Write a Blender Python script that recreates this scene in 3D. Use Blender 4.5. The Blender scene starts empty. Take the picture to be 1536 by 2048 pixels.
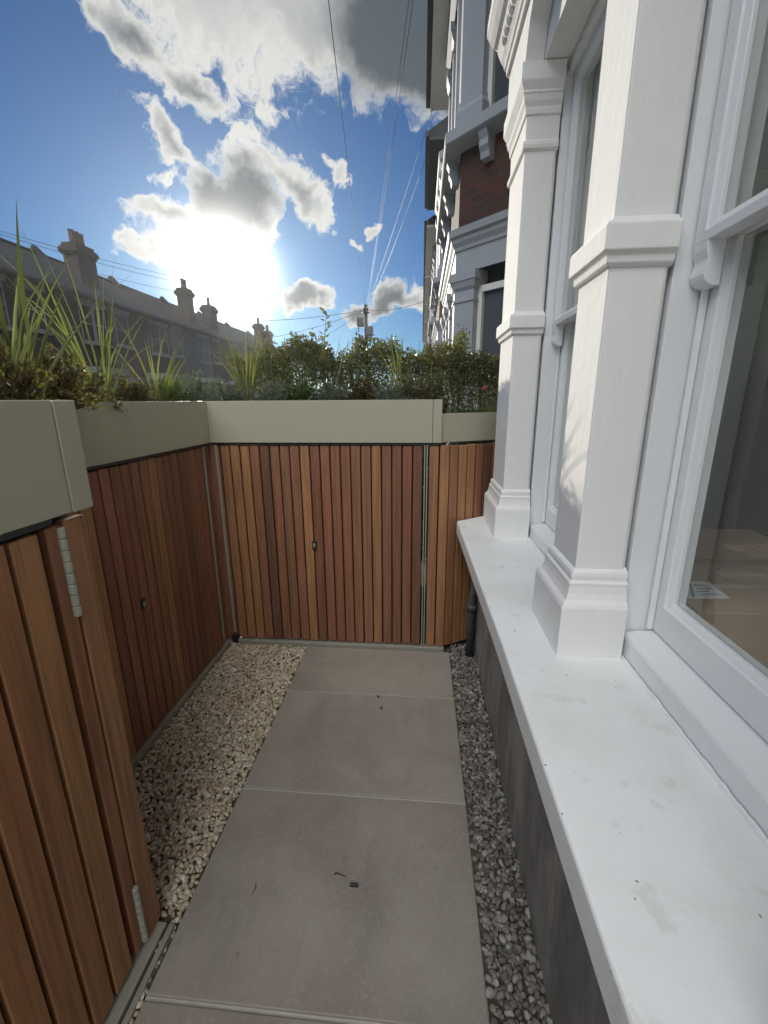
import bpy, bmesh, math, random
import numpy as np
from mathutils import Vector, Matrix
C = bpy.context.scene
COL = C.collection
R = math.radians

# ------------------------------------------------------------------ camera
YAW, PITCH, ROLL, FPX, EYE = 4.968, -14.638, -0.406, 855.8, 1.52
cy_, sy_ = math.cos(R(YAW)), math.sin(R(YAW))
cp_, sp_ = math.cos(R(PITCH)), math.sin(R(PITCH))
FWD = Vector((-sy_*cp_, cy_*cp_, sp_)); RT = Vector((cy_, sy_, 0)); UP = RT.cross(FWD)
cr_, sr_ = math.cos(R(ROLL)), math.sin(R(ROLL))
RT2 = RT*cr_ + UP*sr_; UP2 = UP*cr_ - RT*sr_
cam = bpy.data.cameras.new('camera'); camo = bpy.data.objects.new('camera', cam); COL.objects.link(camo)
M = Matrix((RT2, UP2, -FWD)).transposed().to_4x4(); M.translation = Vector((0, 0, EYE)); camo.matrix_world = M
cam.sensor_fit = 'HORIZONTAL'; cam.sensor_width = 36; cam.lens = FPX/1536*36; cam.clip_start = .02; cam.clip_end = 3000
C.camera = camo
def ray(x, y): return RT2*((x-768)/FPX) + UP2*((1024-y)/FPX) + FWD
def at(x, y, X=None, Y=None, Z=None):
    d = ray(x, y)
    t = X/d.x if X is not None else Y/d.y if Y is not None else (Z-EYE)/d.z
    return Vector((0, 0, EYE)) + d*t

# ------------------------------------------------------------------ light
SUN_AZ, SUN_EL = 23.4, 13.6                # degrees left of +Y, above the horizon
SUND = Vector((-math.sin(R(SUN_AZ))*math.cos(R(SUN_EL)), math.cos(R(SUN_AZ))*math.cos(R(SUN_EL)), math.sin(R(SUN_EL))))
sl = bpy.data.lights.new('sun', 'SUN'); sl.energy = 3.2; sl.angle = R(.5); sl.color = (1, .93, .80)
so = bpy.data.objects.new('sun', sl); COL.objects.link(so); so.rotation_euler = SUND.to_track_quat('Z', 'Y').to_euler()
C.view_settings.view_transform = 'Standard'; C.view_settings.look = 'None'; C.view_settings.gamma = 1
C.view_settings.exposure = 0.5

# ------------------------------------------------------------------ node helper
class NT:
    def __init__(s, tree): s.t = tree; s.n = tree.nodes; s.l = tree.links
    def new(s, typ, **kw):
        n = s.n.new(typ)
        for k, v in kw.items(): setattr(n, k, v)
        return n
    def put(s, sock, v):
        if isinstance(v, bpy.types.NodeSocket): s.l.new(v, sock)
        elif v is not None:
            if isinstance(v, (tuple, list, Vector)) and sock.type == 'RGBA' and len(v) == 3: v = (*v, 1)
            sock.default_value = v
    def m(s, op, a, b=None, c=None, clamp=False):
        n = s.new('ShaderNodeMath', operation=op, use_clamp=clamp)
        for i, v in enumerate((a, b, c)):
            if v is not None: s.put(n.inputs[i], v)
        return n.outputs[0]
    def v(s, op, a, b=None, c=None, scale=None):
        n = s.new('ShaderNodeVectorMath', operation=op)
        for i, x in enumerate((a, b, c)):
            if x is not None: s.put(n.inputs[i], x)
        if scale is not None: s.put(n.inputs['Scale'], scale)
        return n.outputs['Value'] if op in ('DOT_PRODUCT', 'LENGTH', 'DISTANCE') else n.outputs[0]
    def noise(s, vec, scale, detail=4, rough=.5, col=False, dist=0):
        n = s.new('ShaderNodeTexNoise'); s.put(n.inputs['Vector'], vec); s.put(n.inputs['Scale'], scale)
        s.put(n.inputs['Detail'], detail); s.put(n.inputs['Roughness'], rough); s.put(n.inputs['Distortion'], dist)
        return n.outputs['Color' if col else 'Fac']
    def mix(s, f, a, b, mode='MIX'):
        n = s.new('ShaderNodeMix', data_type='RGBA', blend_type=mode)
        s.put(n.inputs[0], f); s.put(n.inputs[6], a); s.put(n.inputs[7], b)
        return n.outputs[2]
    def ss(s, x, a, b, lo=0., hi=1.):
        n = s.new('ShaderNodeMapRange', interpolation_type='SMOOTHSTEP')
        s.put(n.inputs[0], x); s.put(n.inputs[1], a); s.put(n.inputs[2], b); s.put(n.inputs[3], lo); s.put(n.inputs[4], hi)
        return n.outputs[0]
    def ramp(s, f, stops, interp='LINEAR'):
        n = s.new('ShaderNodeValToRGB'); e = n.color_ramp.elements; n.color_ramp.interpolation = interp
        while len(e) < len(stops): e.new(.5)
        for el, (p, c) in zip(e, stops): el.position = p; el.color = (*c, 1)
        s.put(n.inputs[0], f); return n.outputs[0]
    def xyz(s, x, y, z):
        n = s.new('ShaderNodeCombineXYZ')
        for i, v in enumerate((x, y, z)): s.put(n.inputs[i], v)
        return n.outputs[0]

# ------------------------------------------------------------------ world: Nishita sky with broken backlit cumulus
def world():
    w = bpy.data.worlds.new('World'); C.world = w; w.use_nodes = True
    t = NT(w.node_tree); t.n.clear()
    d = t.v('NORMALIZE', t.new('ShaderNodeTexCoord').outputs['Generated'])
    sky = t.new('ShaderNodeTexSky', sky_type='NISHITA', sun_disc=False, sun_elevation=R(SUN_EL), sun_rotation=R(-SUN_AZ))
    sky.air_density = 1.0; sky.dust_density = .25; sky.ozone_density = 4.0
    # a tangent plane of the sky dome, 8 degrees left of the street's line and 25 up
    az, el = R(8), R(25)
    a = Vector((-math.sin(az)*math.cos(el), math.cos(az)*math.cos(el), math.sin(el)))
    r = Vector((math.cos(az), math.sin(az), 0)); u = r.cross(a)
    fa = t.v('DOT_PRODUCT', d, tuple(a)); fs = t.m('MAXIMUM', fa, .05)
    px = t.m('DIVIDE', t.v('DOT_PRODUCT', d, tuple(r)), fs); py = t.m('DIVIDE', t.v('DOT_PRODUCT', d, tuple(u)), fs)
    p = t.xyz(px, py, 0.0)
    def pl(x, y):
        q = ray(x, y); return q.dot(r)/q.dot(a), q.dot(u)/q.dot(a)
    warp = t.v('SCALE', t.v('SUBTRACT', t.noise(p, 4.2, 4, .6, True), (.5, .5, .5)), scale=.20)
    warp2 = t.v('SCALE', t.v('SUBTRACT', t.noise(p, 11, 4, .6, True), (.5, .5, .5)), scale=.09)
    pw = t.v('ADD', t.v('ADD', p, warp), warp2)
    # bodies of cloud on the dome: centre, half length, half width (in photo-size units), tilt
    B = [(650, -50, 470, 270, -14), (860, 80, 270, 205, -8), (265, 50, 120, 62, -40), (400, 165, 120, 40, -32), (1150, -200, 420, 300, 0),
         (350, 275, 105, 36, -50), (315, 332, 42, 22, 0), (335, 425, 105, 40, -8), (455, 400, 105, 105, 30), (590, 365, 130, 46, -38),
         (260, 470, 40, 20, 0), (380, 500, 150, 50, 0), (600, 582, 50, 22, 0), (705, 608, 66, 28, 8), (785, 604, 75, 34, 0),
         (845, 600, 40, 40, 0), (690, 330, 50, 20, -55), (720, 488, 26, 11, 0), (768, 480, 16, 10, 60), (510, 450, 50, 50, 0)]
    dens = None; shade = None
    for x, y, hw, hh, tilt in B:
        c0 = Vector(pl(x, y)); ct, st_ = math.cos(R(tilt)), math.sin(R(tilt))
        e1 = (Vector(pl(x+4*ct, y-4*st_))-c0)*hw*1.12/4; e2 = (Vector(pl(x+4*st_, y+4*ct))-c0)*hh*1.12/4
        det = e1.x*e2.y-e1.y*e2.x
        q = t.v('SUBTRACT', pw, (c0.x, c0.y, 0))
        qu = t.v('DOT_PRODUCT', q, (e2.y/det, -e2.x/det, 0)); qv = t.v('DOT_PRODUCT', q, (-e1.y/det, e1.x/det, 0))
        f = t.m('MULTIPLY', t.m('SUBTRACT', 1.0, t.v('LENGTH', t.xyz(qu, qv, 0.0))), min(1.0, .5+hh/160))
        dens = f if dens is None else t.m('MAXIMUM', dens, f)
        cw = {640: 1.0, 880: .8, 860: .95, 1150: 1.0, 455: .9, 590: .45, 380: .5, 350: .45, 265: .45, 400: .5, 340: .5, 335: .5, 600: .9, 705: .8, 785: .8}.get(x, .15)
        g = t.m('MULTIPLY', f, cw); shade = g if shade is None else t.m('MAXIMUM', shade, g)
    fb = t.noise(pw, 6.0, 9, .66)
    fine = t.noise(pw, 22.0, 6, .65)
    field = dens
    edge = t.m('SUBTRACT', 1.0, t.m('MAXIMUM', field, 0.0))
    rag = t.m('ADD', t.m('MULTIPLY', t.m('SUBTRACT', fb, .5), 2.0), t.m('MULTIPLY', t.m('SUBTRACT', fine, .5), 1.25))
    dens = t.m('ADD', t.m('SUBTRACT', field, .06), t.m('MULTIPLY', rag, t.m('POWER', edge, 1.4)))
    front = t.ss(fa, .30, .48)
    # unseen sky overhead and behind: bright cloud added as fill light
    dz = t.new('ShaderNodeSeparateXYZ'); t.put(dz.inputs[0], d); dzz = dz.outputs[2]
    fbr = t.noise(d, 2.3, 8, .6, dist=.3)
    rear_fill = t.m('SUBTRACT', t.m('MULTIPLY', t.m('SUBTRACT', fbr, .40), 4.0), t.m('ADD', t.ss(dz.outputs[1], -.42, .06, 0, 3.0), t.ss(dzz, .25, .66, 2.2, 0)))
    dall = t.m('ADD', t.m('MULTIPLY', dens, front), t.m('MULTIPLY', rear_fill, t.m('SUBTRACT', 1.0, front)))
    mask = t.m('MULTIPLY', t.ss(dall, -.04, .28), t.ss(dzz, -.02, .05))
    thick = t.m('ADD', dall, t.m('MULTIPLY', t.m('SUBTRACT', fine, .5), .35))
    sang = t.m('ARCCOSINE', t.m('MINIMUM', t.v('DOT_PRODUCT', d, tuple(SUND)), .99999))
    near = t.m('EXPONENT', t.m('MULTIPLY', sang, -1/.20))
    lining = t.ss(thick, .12, .62)
    core = t.ss(t.m('ADD', shade, t.m('MULTIPLY', rag, .16)), .06, .52)
    c1 = t.mix(t.m('MULTIPLY', lining, t.ss(rag, -.7, .9, 1.0, .15)), (.86, .86, .82), (.40, .43, .45))
    c2 = t.mix(core, c1, (.11, .135, .16))
    cloudf = t.v('SCALE', c2, scale=t.m('ADD', .58, t.m('MULTIPLY', near, .14)))
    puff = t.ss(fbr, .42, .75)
    cloud_fill = t.mix(puff, (3.6, 3.64, 3.6), (4.6, 4.65, 4.6))
    cloud = t.mix(front, cloud_fill, cloudf)
    # aureole round the veiled sun
    g1 = t.m('MULTIPLY', t.m('EXPONENT', t.m('MULTIPLY', t.m('POWER', t.m('DIVIDE', sang, .062), 2.0), -1.0)), 5.0)
    g2 = t.m('MULTIPLY', t.m('EXPONENT', t.m('MULTIPLY', sang, -1/.12)), .38)
    glow = t.v('SCALE', (1.0, .97, .90), scale=t.m('ADD', g1, g2))
    bs = t.new('ShaderNodeBackground'); t.put(bs.inputs[0], t.v('MULTIPLY', sky.outputs[0], (.33, .71, 1.02))); bs.inputs[1].default_value = .05
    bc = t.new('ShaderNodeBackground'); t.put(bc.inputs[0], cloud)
    bg = t.new('ShaderNodeBackground'); t.put(bg.inputs[0], glow)
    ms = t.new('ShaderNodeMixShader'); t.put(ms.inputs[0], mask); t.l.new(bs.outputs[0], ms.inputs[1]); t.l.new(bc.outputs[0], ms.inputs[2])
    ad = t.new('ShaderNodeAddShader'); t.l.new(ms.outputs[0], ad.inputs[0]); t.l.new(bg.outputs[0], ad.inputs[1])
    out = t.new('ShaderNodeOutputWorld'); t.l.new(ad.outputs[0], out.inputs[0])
    w.cycles.sampling_method = 'MANUAL'; w.cycles.sample_map_resolution = 1024
world()

# ------------------------------------------------------------------ materials
def mat(name, fn, **kw):
    m = bpy.data.materials.new(name); m.use_nodes = True; t = NT(m.node_tree)
    b = m.node_tree.nodes['Principled BSDF']; o = m.node_tree.nodes['Material Output']
    tc = t.new('ShaderNodeTexCoord'); geo = t.new('ShaderNodeNewGeometry')
    fn(t, b, tc.outputs['Object'], geo, o); return m
def bump(t, b, h, strength=.3, dist=.005):
    n = t.new('ShaderNodeBump'); t.put(n.inputs['Height'], h); n.inputs['Strength'].default_value = strength; n.inputs['Distance'].default_value = dist
    t.l.new(n.outputs[0], b.inputs['Normal'])
def P(b, t, **kw):
    for k, v in kw.items(): t.put(b.inputs[k.replace('_', ' ')], v)
def plain(name, c, rough=.5, metal=0., var=.12, scale=6, bmp=0):
    def f(t, b, o, g, out):
        n = t.noise(o, scale, 5, .6)
        P(b, t, Base_Color=t.mix(n, tuple(x*(1-var) for x in c), tuple(min(1, x*(1+var)) for x in c)), Roughness=rough, Metallic=metal)
        if bmp: bump(t, b, t.noise(o, 60, 4), bmp, .004)
    return mat(name, f)
def f_white(t, b, o, g, out):
    st = t.v('MULTIPLY', o, (40, 40, 3.5)); n = t.noise(st, 1, 5, .6); big = t.noise(o, 2.3, 4)
    c = t.mix(t.ss(n, .35, .75), (.80, .796, .778), (.786, .781, .762))
    c = t.mix(t.ss(big, .55, .8, 0, .45), c, (.70, .70, .665))
    P(b, t, Base_Color=c, Roughness=.8, Specular_IOR_Level=.2)
    bump(t, b, t.m('ADD', n, t.m('MULTIPLY', t.noise(o, 25, 5), 1.2)), .35, .004)
WHITE = mat('white_masonry_paint', f_white)
def f_joinery(t, b, o, g, out):
    P(b, t, Base_Color=t.mix(t.noise(o, 5, 3), (.78, .795, .81), (.75, .765, .78)), Roughness=.28)
    bump(t, b, t.noise(o, 30, 3), .06, .002)
JOIN = mat('white_gloss_joinery', f_joinery)
def f_sill(t, b, o, g, out):
    c = t.mix(t.ss(t.noise(o, 3.5, 6, .65), .4, .75), (.785, .80, .795), (.72, .725, .70))
    sm = t.m('MULTIPLY', t.ss(t.noise(o, 15, 5, .65), .58, .70), .4)
    c = t.mix(sm, c, (.56, .54, .49))
    vo = t.new('ShaderNodeTexVoronoi'); t.put(vo.inputs['Vector'], t.v('MULTIPLY', t.v('ADD', o, t.v('SCALE', t.noise(o, 40, 2, .5, True), scale=.02)), (1, .55, 1))); vo.inputs['Scale'].default_value = 26
    keep = t.m('GREATER_THAN', t.noise(o, 7, 2), .46)
    sp = t.m('MULTIPLY', t.m('LESS_THAN', vo.outputs['Distance'], .040), keep)
    c = t.mix(sp, c, (.16, .14, .11))
    P(b, t, Base_Color=c, Roughness=.45); bump(t, b, t.noise(o, 14, 6, .65), .25, .006)
SILLM = mat('white_sill_paint', f_sill)
def f_render(t, b, o, g, out):
    z = t.new('ShaderNodeSeparateXYZ'); t.put(z.inputs[0], o)
    n = t.noise(t.v('MULTIPLY', o, (6, 6, 2)), 1, 6, .65)
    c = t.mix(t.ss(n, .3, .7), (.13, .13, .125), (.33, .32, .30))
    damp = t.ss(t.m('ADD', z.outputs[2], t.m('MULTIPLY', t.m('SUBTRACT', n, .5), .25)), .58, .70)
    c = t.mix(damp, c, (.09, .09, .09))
    P(b, t, Base_Color=c, Roughness=.85); bump(t, b, t.noise(o, 70, 5), .4, .004)
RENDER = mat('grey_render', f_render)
def wood(name, stops):
    def f(t, b, o, g, out):
        rnd = g.outputs['Random Per Island']
        ov = t.v('ADD', t.v('MULTIPLY', o, (55, 55, 2.2)), t.v('SCALE', (37., 91., 53.), scale=rnd))
        gr = t.noise(ov, 1, 6, .62, dist=.6)
        fine = t.noise(t.v('MULTIPLY', ov, (5, 5, 2)), 1, 3, .6)
        c = t.ramp(rnd, stops)
        c = t.mix(t.ss(gr, .32, .70, 0, .75), c, t.mix(.62, c, (.03, .012, .006)))
        c = t.mix(t.ss(fine, .45, .75, 0, .3), c, t.mix(.5, c, (.45, .22, .11)))
        P(b, t, Base_Color=c, Roughness=t.m('ADD', .42, t.m('MULTIPLY', gr, .25)))
        bump(t, b, gr, .25, .003)
    return mat(name, f)
WOOD = wood('oiled_red_hardwood', [(0, (.155, .072, .044)), (.25, (.25, .102, .058)), (.5, (.31, .128, .068)), (.68, (.235, .112, .062)), (.86, (.345, .165, .078)), (1, (.43, .21, .088))])
WOODG = wood('golden_hardwood', [(0, (.16, .072, .042)), (.3, (.29, .12, .055)), (.55, (.38, .175, .068)), (.75, (.24, .11, .056)), (1, (.47, .235, .085))])
BACK = plain('dark_backing_board', (.03, .018, .012), .8)
SAGE = plain('sage_powder_coat', (.375, .362, .268), .38, 0, .05, 3)
STEEL = plain('dull_steel', (.33, .335, .265), .6, .15, .15, 20)
RAIL = plain('galvanised_rail', (.36, .35, .29), .5, .3, .2, 15)
BLACK = plain('black_metal', (.02, .02, .022), .45, 0)
DARKPIPE = plain('dark_grey_pipe', (.075, .078, .085), .5)
def f_slab(t, b, o, g, out):
    r = t.new('ShaderNodeObjectInfo').outputs['Random']
    ov = t.v('ADD', o, t.v('SCALE', (11., 7., 3.), scale=r))
    a = t.noise(ov, 2.6, 7, .6, dist=.4); s = t.noise(t.v('MULTIPLY', ov, (14, 3, 1)), 1, 6, .6); f = t.noise(ov, 90, 3, .6)
    c = t.mix(t.ss(a, .3, .7), (.262, .228, .188), (.352, .314, .268))
    c = t.mix(t.ss(s, .5, .75, 0, .4), c, (.20, .185, .17))
    c = t.mix(t.ss(f, .5, .72, 0, .4), c, (.40, .37, .33))
    c = t.mix(t.ss(t.noise(ov, 17, 4, .7), .66, .74, 0, .5), c, (.15, .14, .13))
    P(b, t, Base_Color=c, Roughness=.55); bump(t, b, t.m('ADD', f, t.m('MULTIPLY', s, 1.5)), .12, .003)
SLAB = mat('beige_porcelain', f_slab)
GROUT = plain('pale_grout', (.46, .44, .40), .9, 0, .2, 20)
def gravelm(name, stops):
    def f(t, b, o, g, out):
        c = t.ramp(g.outputs['Random Per Island'], stops); n = t.noise(o, 60, 4, .6)
        P(b, t, Base_Color=t.mix(t.ss(n, .3, .8, 0, .35), c, (.24, .18, .12)), Roughness=.75); bump(t, b, t.noise(o, 130, 4), .35, .003)
    return mat(name, f)
GRAV = gravelm('cream_gravel', [(0, (.38, .30, .20)), (.3, (.53, .435, .31)), (.6, (.59, .50, .37)), (.85, (.66, .59, .47)), (1, (.72, .68, .59))])
GRAV_SHADED = gravelm('shaded_gravel', [(0, (.09, .088, .082)), (.4, (.17, .163, .15)), (.75, (.25, .24, .22)), (1, (.40, .39, .365))])  # same stones as the cream gravel, with shade put into the colours
EARTH = plain('earth', (.11, .085, .06), .95, 0, .4, 30, .5)
SOIL = plain('potting_soil', (.045, .034, .025), .95, 0, .5, 40, .6)
ASPHALT = plain('asphalt', (.055, .055, .056), .9, 0, .3, 30, .3)
PAVE = plain('pavement_flags', (.24, .23, .22), .85, 0, .2, 4)
def brick(name, c1, c2, mort, sc=1.0):
    def f(t, b, o, g, out):
        s = t.new('ShaderNodeSeparateXYZ'); t.put(s.inputs[0], o)
        v = t.xyz(t.m('SUBTRACT', s.outputs[0], s.outputs[1]), s.outputs[2], 0.0)
        n = t.new('ShaderNodeTexBrick'); t.put(n.inputs['Vector'], v)
        n.inputs['Scale'].default_value = 1; n.inputs['Brick Width'].default_value = .225*sc; n.inputs['Row Height'].default_value = .075*sc
        n.inputs['Mortar Size'].default_value = .008; n.inputs['Bias'].default_value = -.1
        t.put(n.inputs['Color1'], c1); t.put(n.inputs['Color2'], c2); t.put(n.inputs['Mortar'], mort)
        c = t.mix(t.m('MULTIPLY', t.noise(o, 9, 5, .7), .75), n.outputs[0], (.035, .025, .02))
        P(b, t, Base_Color=c, Roughness=.85); bump(t, b, t.m('SUBTRACT', t.noise(o, 50, 4), n.outputs['Fac']), .5, .006)
    return mat(name, f)
REDBRICK = brick('red_brick', (.125, .033, .022), (.06, .036, .025), (.075, .062, .05))
STOCK = brick('stock_brick', (.235, .18, .10), (.16, .115, .07), (.22, .2, .16))
BROWNBRICK = brick('brown_brick', (.055, .037, .030), (.042, .031, .026), (.055, .05, .045))
SLATE = plain('roof_slate', (.02, .022, .024), .7, 0, .3, 3)
TILE = plain('brown_roof_tile', (.03, .022, .019), .8, 0, .3, 3)
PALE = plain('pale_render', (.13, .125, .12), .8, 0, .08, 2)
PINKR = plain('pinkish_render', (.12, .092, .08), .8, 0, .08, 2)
DARKGREEN = plain('dark_green_slate', (.028, .045, .04), .7, 0, .3, 5)
STONE = plain('painted_stone', (.72, .71, .68), .55, 0, .06, 6)
RSTONE = plain('shade_toned_house_paint', (.36, .38, .41), .6, 0, .08, 6)  # white bays of the neighbours, their shade put into this cool grey
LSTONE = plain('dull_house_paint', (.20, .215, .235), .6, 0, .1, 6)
POTM = plain('clay_pot', (.09, .055, .042), .8)
TIMBERP = plain('weathered_pole', (.05, .04, .032), .85, 0, .3, 8)
CABLE = plain('black_cable', (.03, .03, .032), .6)
CABLEP = plain('pale_cable', (.09, .09, .10), .5)
CARD = plain('brown_cardboard', (.40, .29, .19), .8, 0, .08, 12)
PAPER = plain('white_paper', (.78, .80, .82), .6, 0, .02)
INK = plain('grey_ink', (.16, .18, .20), .7)
WALLIN = plain('interior_wall', (.80, .86, .78), .8, 0, .05)
FLOORIN = plain('interior_floor', (.16, .10, .06), .5)
DARKW = plain('dark_cabinet_wood', (.035, .022, .014), .5, 0, .3, 9)
def f_curt(t, b, o, g, out):
    tr = t.new('ShaderNodeBsdfTranslucent'); tr.inputs[0].default_value = (.75, .72, .62, 1)
    P(b, t, Base_Color=(.74, .71, .62), Roughness=.9); mx = t.new('ShaderNodeMixShader'); mx.inputs[0].default_value = .35
    t.l.new(b.outputs[0], mx.inputs[1]); t.l.new(tr.outputs[0], mx.inputs[2]); t.l.new(mx.outputs[0], out.inputs[0])
CURT = mat('cream_curtain', f_curt)
def f_glass(t, b, o, g, out):
    c = t.m('ABSOLUTE', t.v('DOT_PRODUCT', g.outputs['Normal'], g.outputs['Incoming']))
    f = t.m('ADD', .07, t.m('MULTIPLY', t.m('POWER', t.m('SUBTRACT', 1.0, c), 4.5), .9), clamp=True)
    gl = t.new('ShaderNodeBsdfGlossy'); gl.inputs['Roughness'].default_value = .012; gl.inputs[0].default_value = (1, 1, 1, 1)
    tr = t.new('ShaderNodeBsdfTransparent'); tr.inputs[0].default_value = (.93, .95, .94, 1)
    mx = t.new('ShaderNodeMixShader'); t.put(mx.inputs[0], f)
    t.l.new(tr.outputs[0], mx.inputs[1]); t.l.new(gl.outputs[0], mx.inputs[2]); t.l.new(mx.outputs[0], out.inputs[0])
GLASS = mat('window_glass', f_glass)
def f_dglass(t, b, o, g, out): P(b, t, Base_Color=(.085, .09, .092), Roughness=.08)
DGLASS = mat('dark_window_glass', f_dglass)
def leafm(name, stops, trans=.35, rough=.35):
    def f(t, b, o, g, out):
        c = t.ramp(g.outputs['Random Per Island'], stops)
        P(b, t, Base_Color=c, Roughness=rough)
        tr = t.new('ShaderNodeBsdfTranslucent'); t.put(tr.inputs[0], t.mix(.5, c, (.30, .36, .06)))
        mx = t.new('ShaderNodeMixShader'); mx.inputs[0].default_value = trans
        t.l.new(b.outputs[0], mx.inputs[1]); t.l.new(tr.outputs[0], mx.inputs[2]); t.l.new(mx.outputs[0], out.inputs[0])
    return mat(name, f)
LF_HEDGE = leafm('hedge_leaf', [(0, (.075, .070, .034)), (.5, (.125, .118, .058)), (1, (.215, .195, .11))], .42, .22)
LF_RED = leafm('bronze_leaf', [(0, (.07, .03, .02)), (.5, (.11, .055, .03)), (1, (.10, .10, .04))], .4, .18)
LF_GREEN = leafm('green_leaf', [(0, (.03, .06, .015)), (.5, (.06, .11, .025)), (1, (.12, .19, .045))], .4)
LF_GREY = leafm('silver_leaf', [(0, (.09, .11, .085)), (.5, (.13, .16, .12)), (1, (.2, .23, .17))], .3, .5)
LF_BLADE = leafm('sword_leaf', [(0, (.10, .12, .035)), (.5, (.18, .20, .06)), (1, (.30, .30, .11))], .45, .35)
LF_DARKBLADE = leafm('dark_sword_leaf', [(0, (.035, .045, .025)), (1, (.08, .085, .04))], .3, .3)
STEM = plain('twig_bark', (.06, .04, .028), .85)
PINK = leafm('pink_petal', [(0, (.55, .10, .12)), (1, (.7, .2, .2))], .4)

# ------------------------------------------------------------------ mesh helpers
def link(name, me, m, parent=None):
    o = bpy.data.objects.new(name, me); COL.objects.link(o)
    if m: me.materials.append(m)
    if parent: o.parent = parent
    return o
def tag(o, label=None, cat=None, group=None, kind=None):
    for k, v in (('label', label), ('category', cat), ('group', group), ('kind', kind)):
        if v: o[k] = v
    return o
def empty(name, loc, label, cat, group=None):
    o = bpy.data.objects.new(name, None); COL.objects.link(o); o.location = loc; o.empty_display_size = .1
    return tag(o, label, cat, group)
class MB:
    """collects shapes in world coordinates and links them as one mesh"""
    def __init__(s): s.v = []; s.f = []
    def add(s, vs, fs):
        k = len(s.v); s.v += [tuple(x) for x in vs]; s.f += [tuple(i+k for i in f) for f in fs]; return s
    def box(s, x0, x1, y0, y1, z0, z1):
        v = [(x, y, z) for z in (z0, z1) for y in (y0, y1) for x in (x0, x1)]
        return s.add(v, [(0, 2, 3, 1), (4, 5, 7, 6), (0, 1, 5, 4), (2, 6, 7, 3), (0, 4, 6, 2), (1, 3, 7, 5)])
    def obox(s, c, ax, ay, hx, hy, z0, z1):
        c = Vector(c); ax = Vector(ax).normalized(); ay = Vector(ay).normalized()
        v = [(c.x+ax.x*i*hx+ay.x*j*hy, c.y+ax.y*i*hx+ay.y*j*hy, z) for z in (z0, z1) for j in (-1, 1) for i in (-1, 1)]
        return s.add(v, [(0, 2, 3, 1), (4, 5, 7, 6), (0, 1, 5, 4), (2, 6, 7, 3), (0, 4, 6, 2), (1, 3, 7, 5)])
    def prism(s, poly, z0, z1):
        n = len(poly); v = [(x, y, z0) for x, y in poly]+[(x, y, z1) for x, y in poly]
        return s.add(v, [tuple(range(n))[::-1], tuple(range(n, 2*n))]+[(i, (i+1) % n, n+(i+1) % n, n+i) for i in range(n)])
    def rings(s, rings, closed=True, cap=True):
        """list of rings with the same number of points"""
        n = len(rings[0]); k = len(s.v)
        for r in rings: s.v += [tuple(p) for p in r]
        for i in range(len(rings)-1):
            for j in range(n if closed else n-1):
                a = k+i*n+j; b = k+i*n+(j+1) % n; s.f.append((a, b, b+n, a+n))
        if cap and closed: s.f.append(tuple(k+j for j in range(n))[::-1]); s.f.append(tuple(k+(len(rings)-1)*n+j for j in range(n)))
        return s
    def tube(s, pts, r, seg=8, taper=None):
        pts = [Vector(p) for p in pts]; rings = []
        for i, p in enumerate(pts):
            d = (pts[min(i+1, len(pts)-1)]-pts[max(i-1, 0)]).normalized()
            a = d.orthogonal().normalized() if abs(d.z) < .99 else Vector((1, 0, 0)); a = (a-d*a.dot(d)).normalized(); b = d.cross(a)
            rr = r if taper is None else r+(taper-r)*i/(len(pts)-1)
            rings.append([p+a*rr*math.cos(2*math.pi*k/seg)+b*rr*math.sin(2*math.pi*k/seg) for k in range(seg)])
        return s.rings(rings)
    def lathe(s, c, prof, seg=14):
        return s.rings([[(c[0]+r*math.cos(2*math.pi*k/seg), c[1]+r*math.sin(2*math.pi*k/seg), c[2]+z) for k in range(seg)] for r, z in prof])
    def sweep(s, path, prof, closed=False):
        """profile of (outward offset, z) carried along a path in plan, mitred; outward is to the LEFT of travel"""
        n = len(path); P2 = [Vector(p) for p in path]; cols = []
        for i in range(n):
            a = P2[i]-P2[i-1] if (i > 0 or closed) else None; b = P2[(i+1) % n]-P2[i] if (i < n-1 or closed) else None
            def nr(d): d = d.normalized(); return Vector((-d.y, d.x))
            if a is None: m = nr(b)
            elif b is None: m = nr(a)
            else:
                n1, n2 = nr(a), nr(b); m = (n1+n2).normalized(); m = m/max(.3, m.dot(n1))
            cols.append([(P2[i].x+m.x*o, P2[i].y+m.y*o, z) for o, z in prof])
        k = len(s.v); q = len(prof)
        for c in cols: s.v += c
        for i in range(n if closed else n-1):
            for j in range(q-1):
                a = k+i*q+j; b = k+((i+1) % n)*q+j; s.f.append((a, b, b+1, a+1))
        if not closed: s.f.append(tuple(k+j for j in range(q))); s.f.append(tuple(k+(n-1)*q+j for j in range(q))[::-1])
        return s
    def build(s, name, m, parent=None, bevel=0, seg=2, smooth=False):
        me = bpy.data.meshes.new(name); off = Vector(parent.matrix_local.translation) if parent is not None else Vector((0, 0, 0))
        q = parent
        org = Vector((0, 0, 0))
        while q is not None: org += q.location; q = q.parent
        me.from_pydata([tuple(Vector(p)-org) for p in s.v], [], s.f); me.validate()
        bm = bmesh.new(); bm.from_mesh(me); bmesh.ops.recalc_face_normals(bm, faces=bm.faces); bm.to_mesh(me); bm.free()
        o = link(name, me, m, parent)
        if smooth: me.polygons.foreach_set('use_smooth', [True]*len(me.polygons))
        if bevel:
            b = o.modifiers.new('bevel', 'BEVEL'); b.width = bevel; b.segments = seg; b.limit_method = 'ANGLE'; b.angle_limit = R(25); b.harden_normals = False
        return o
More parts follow.
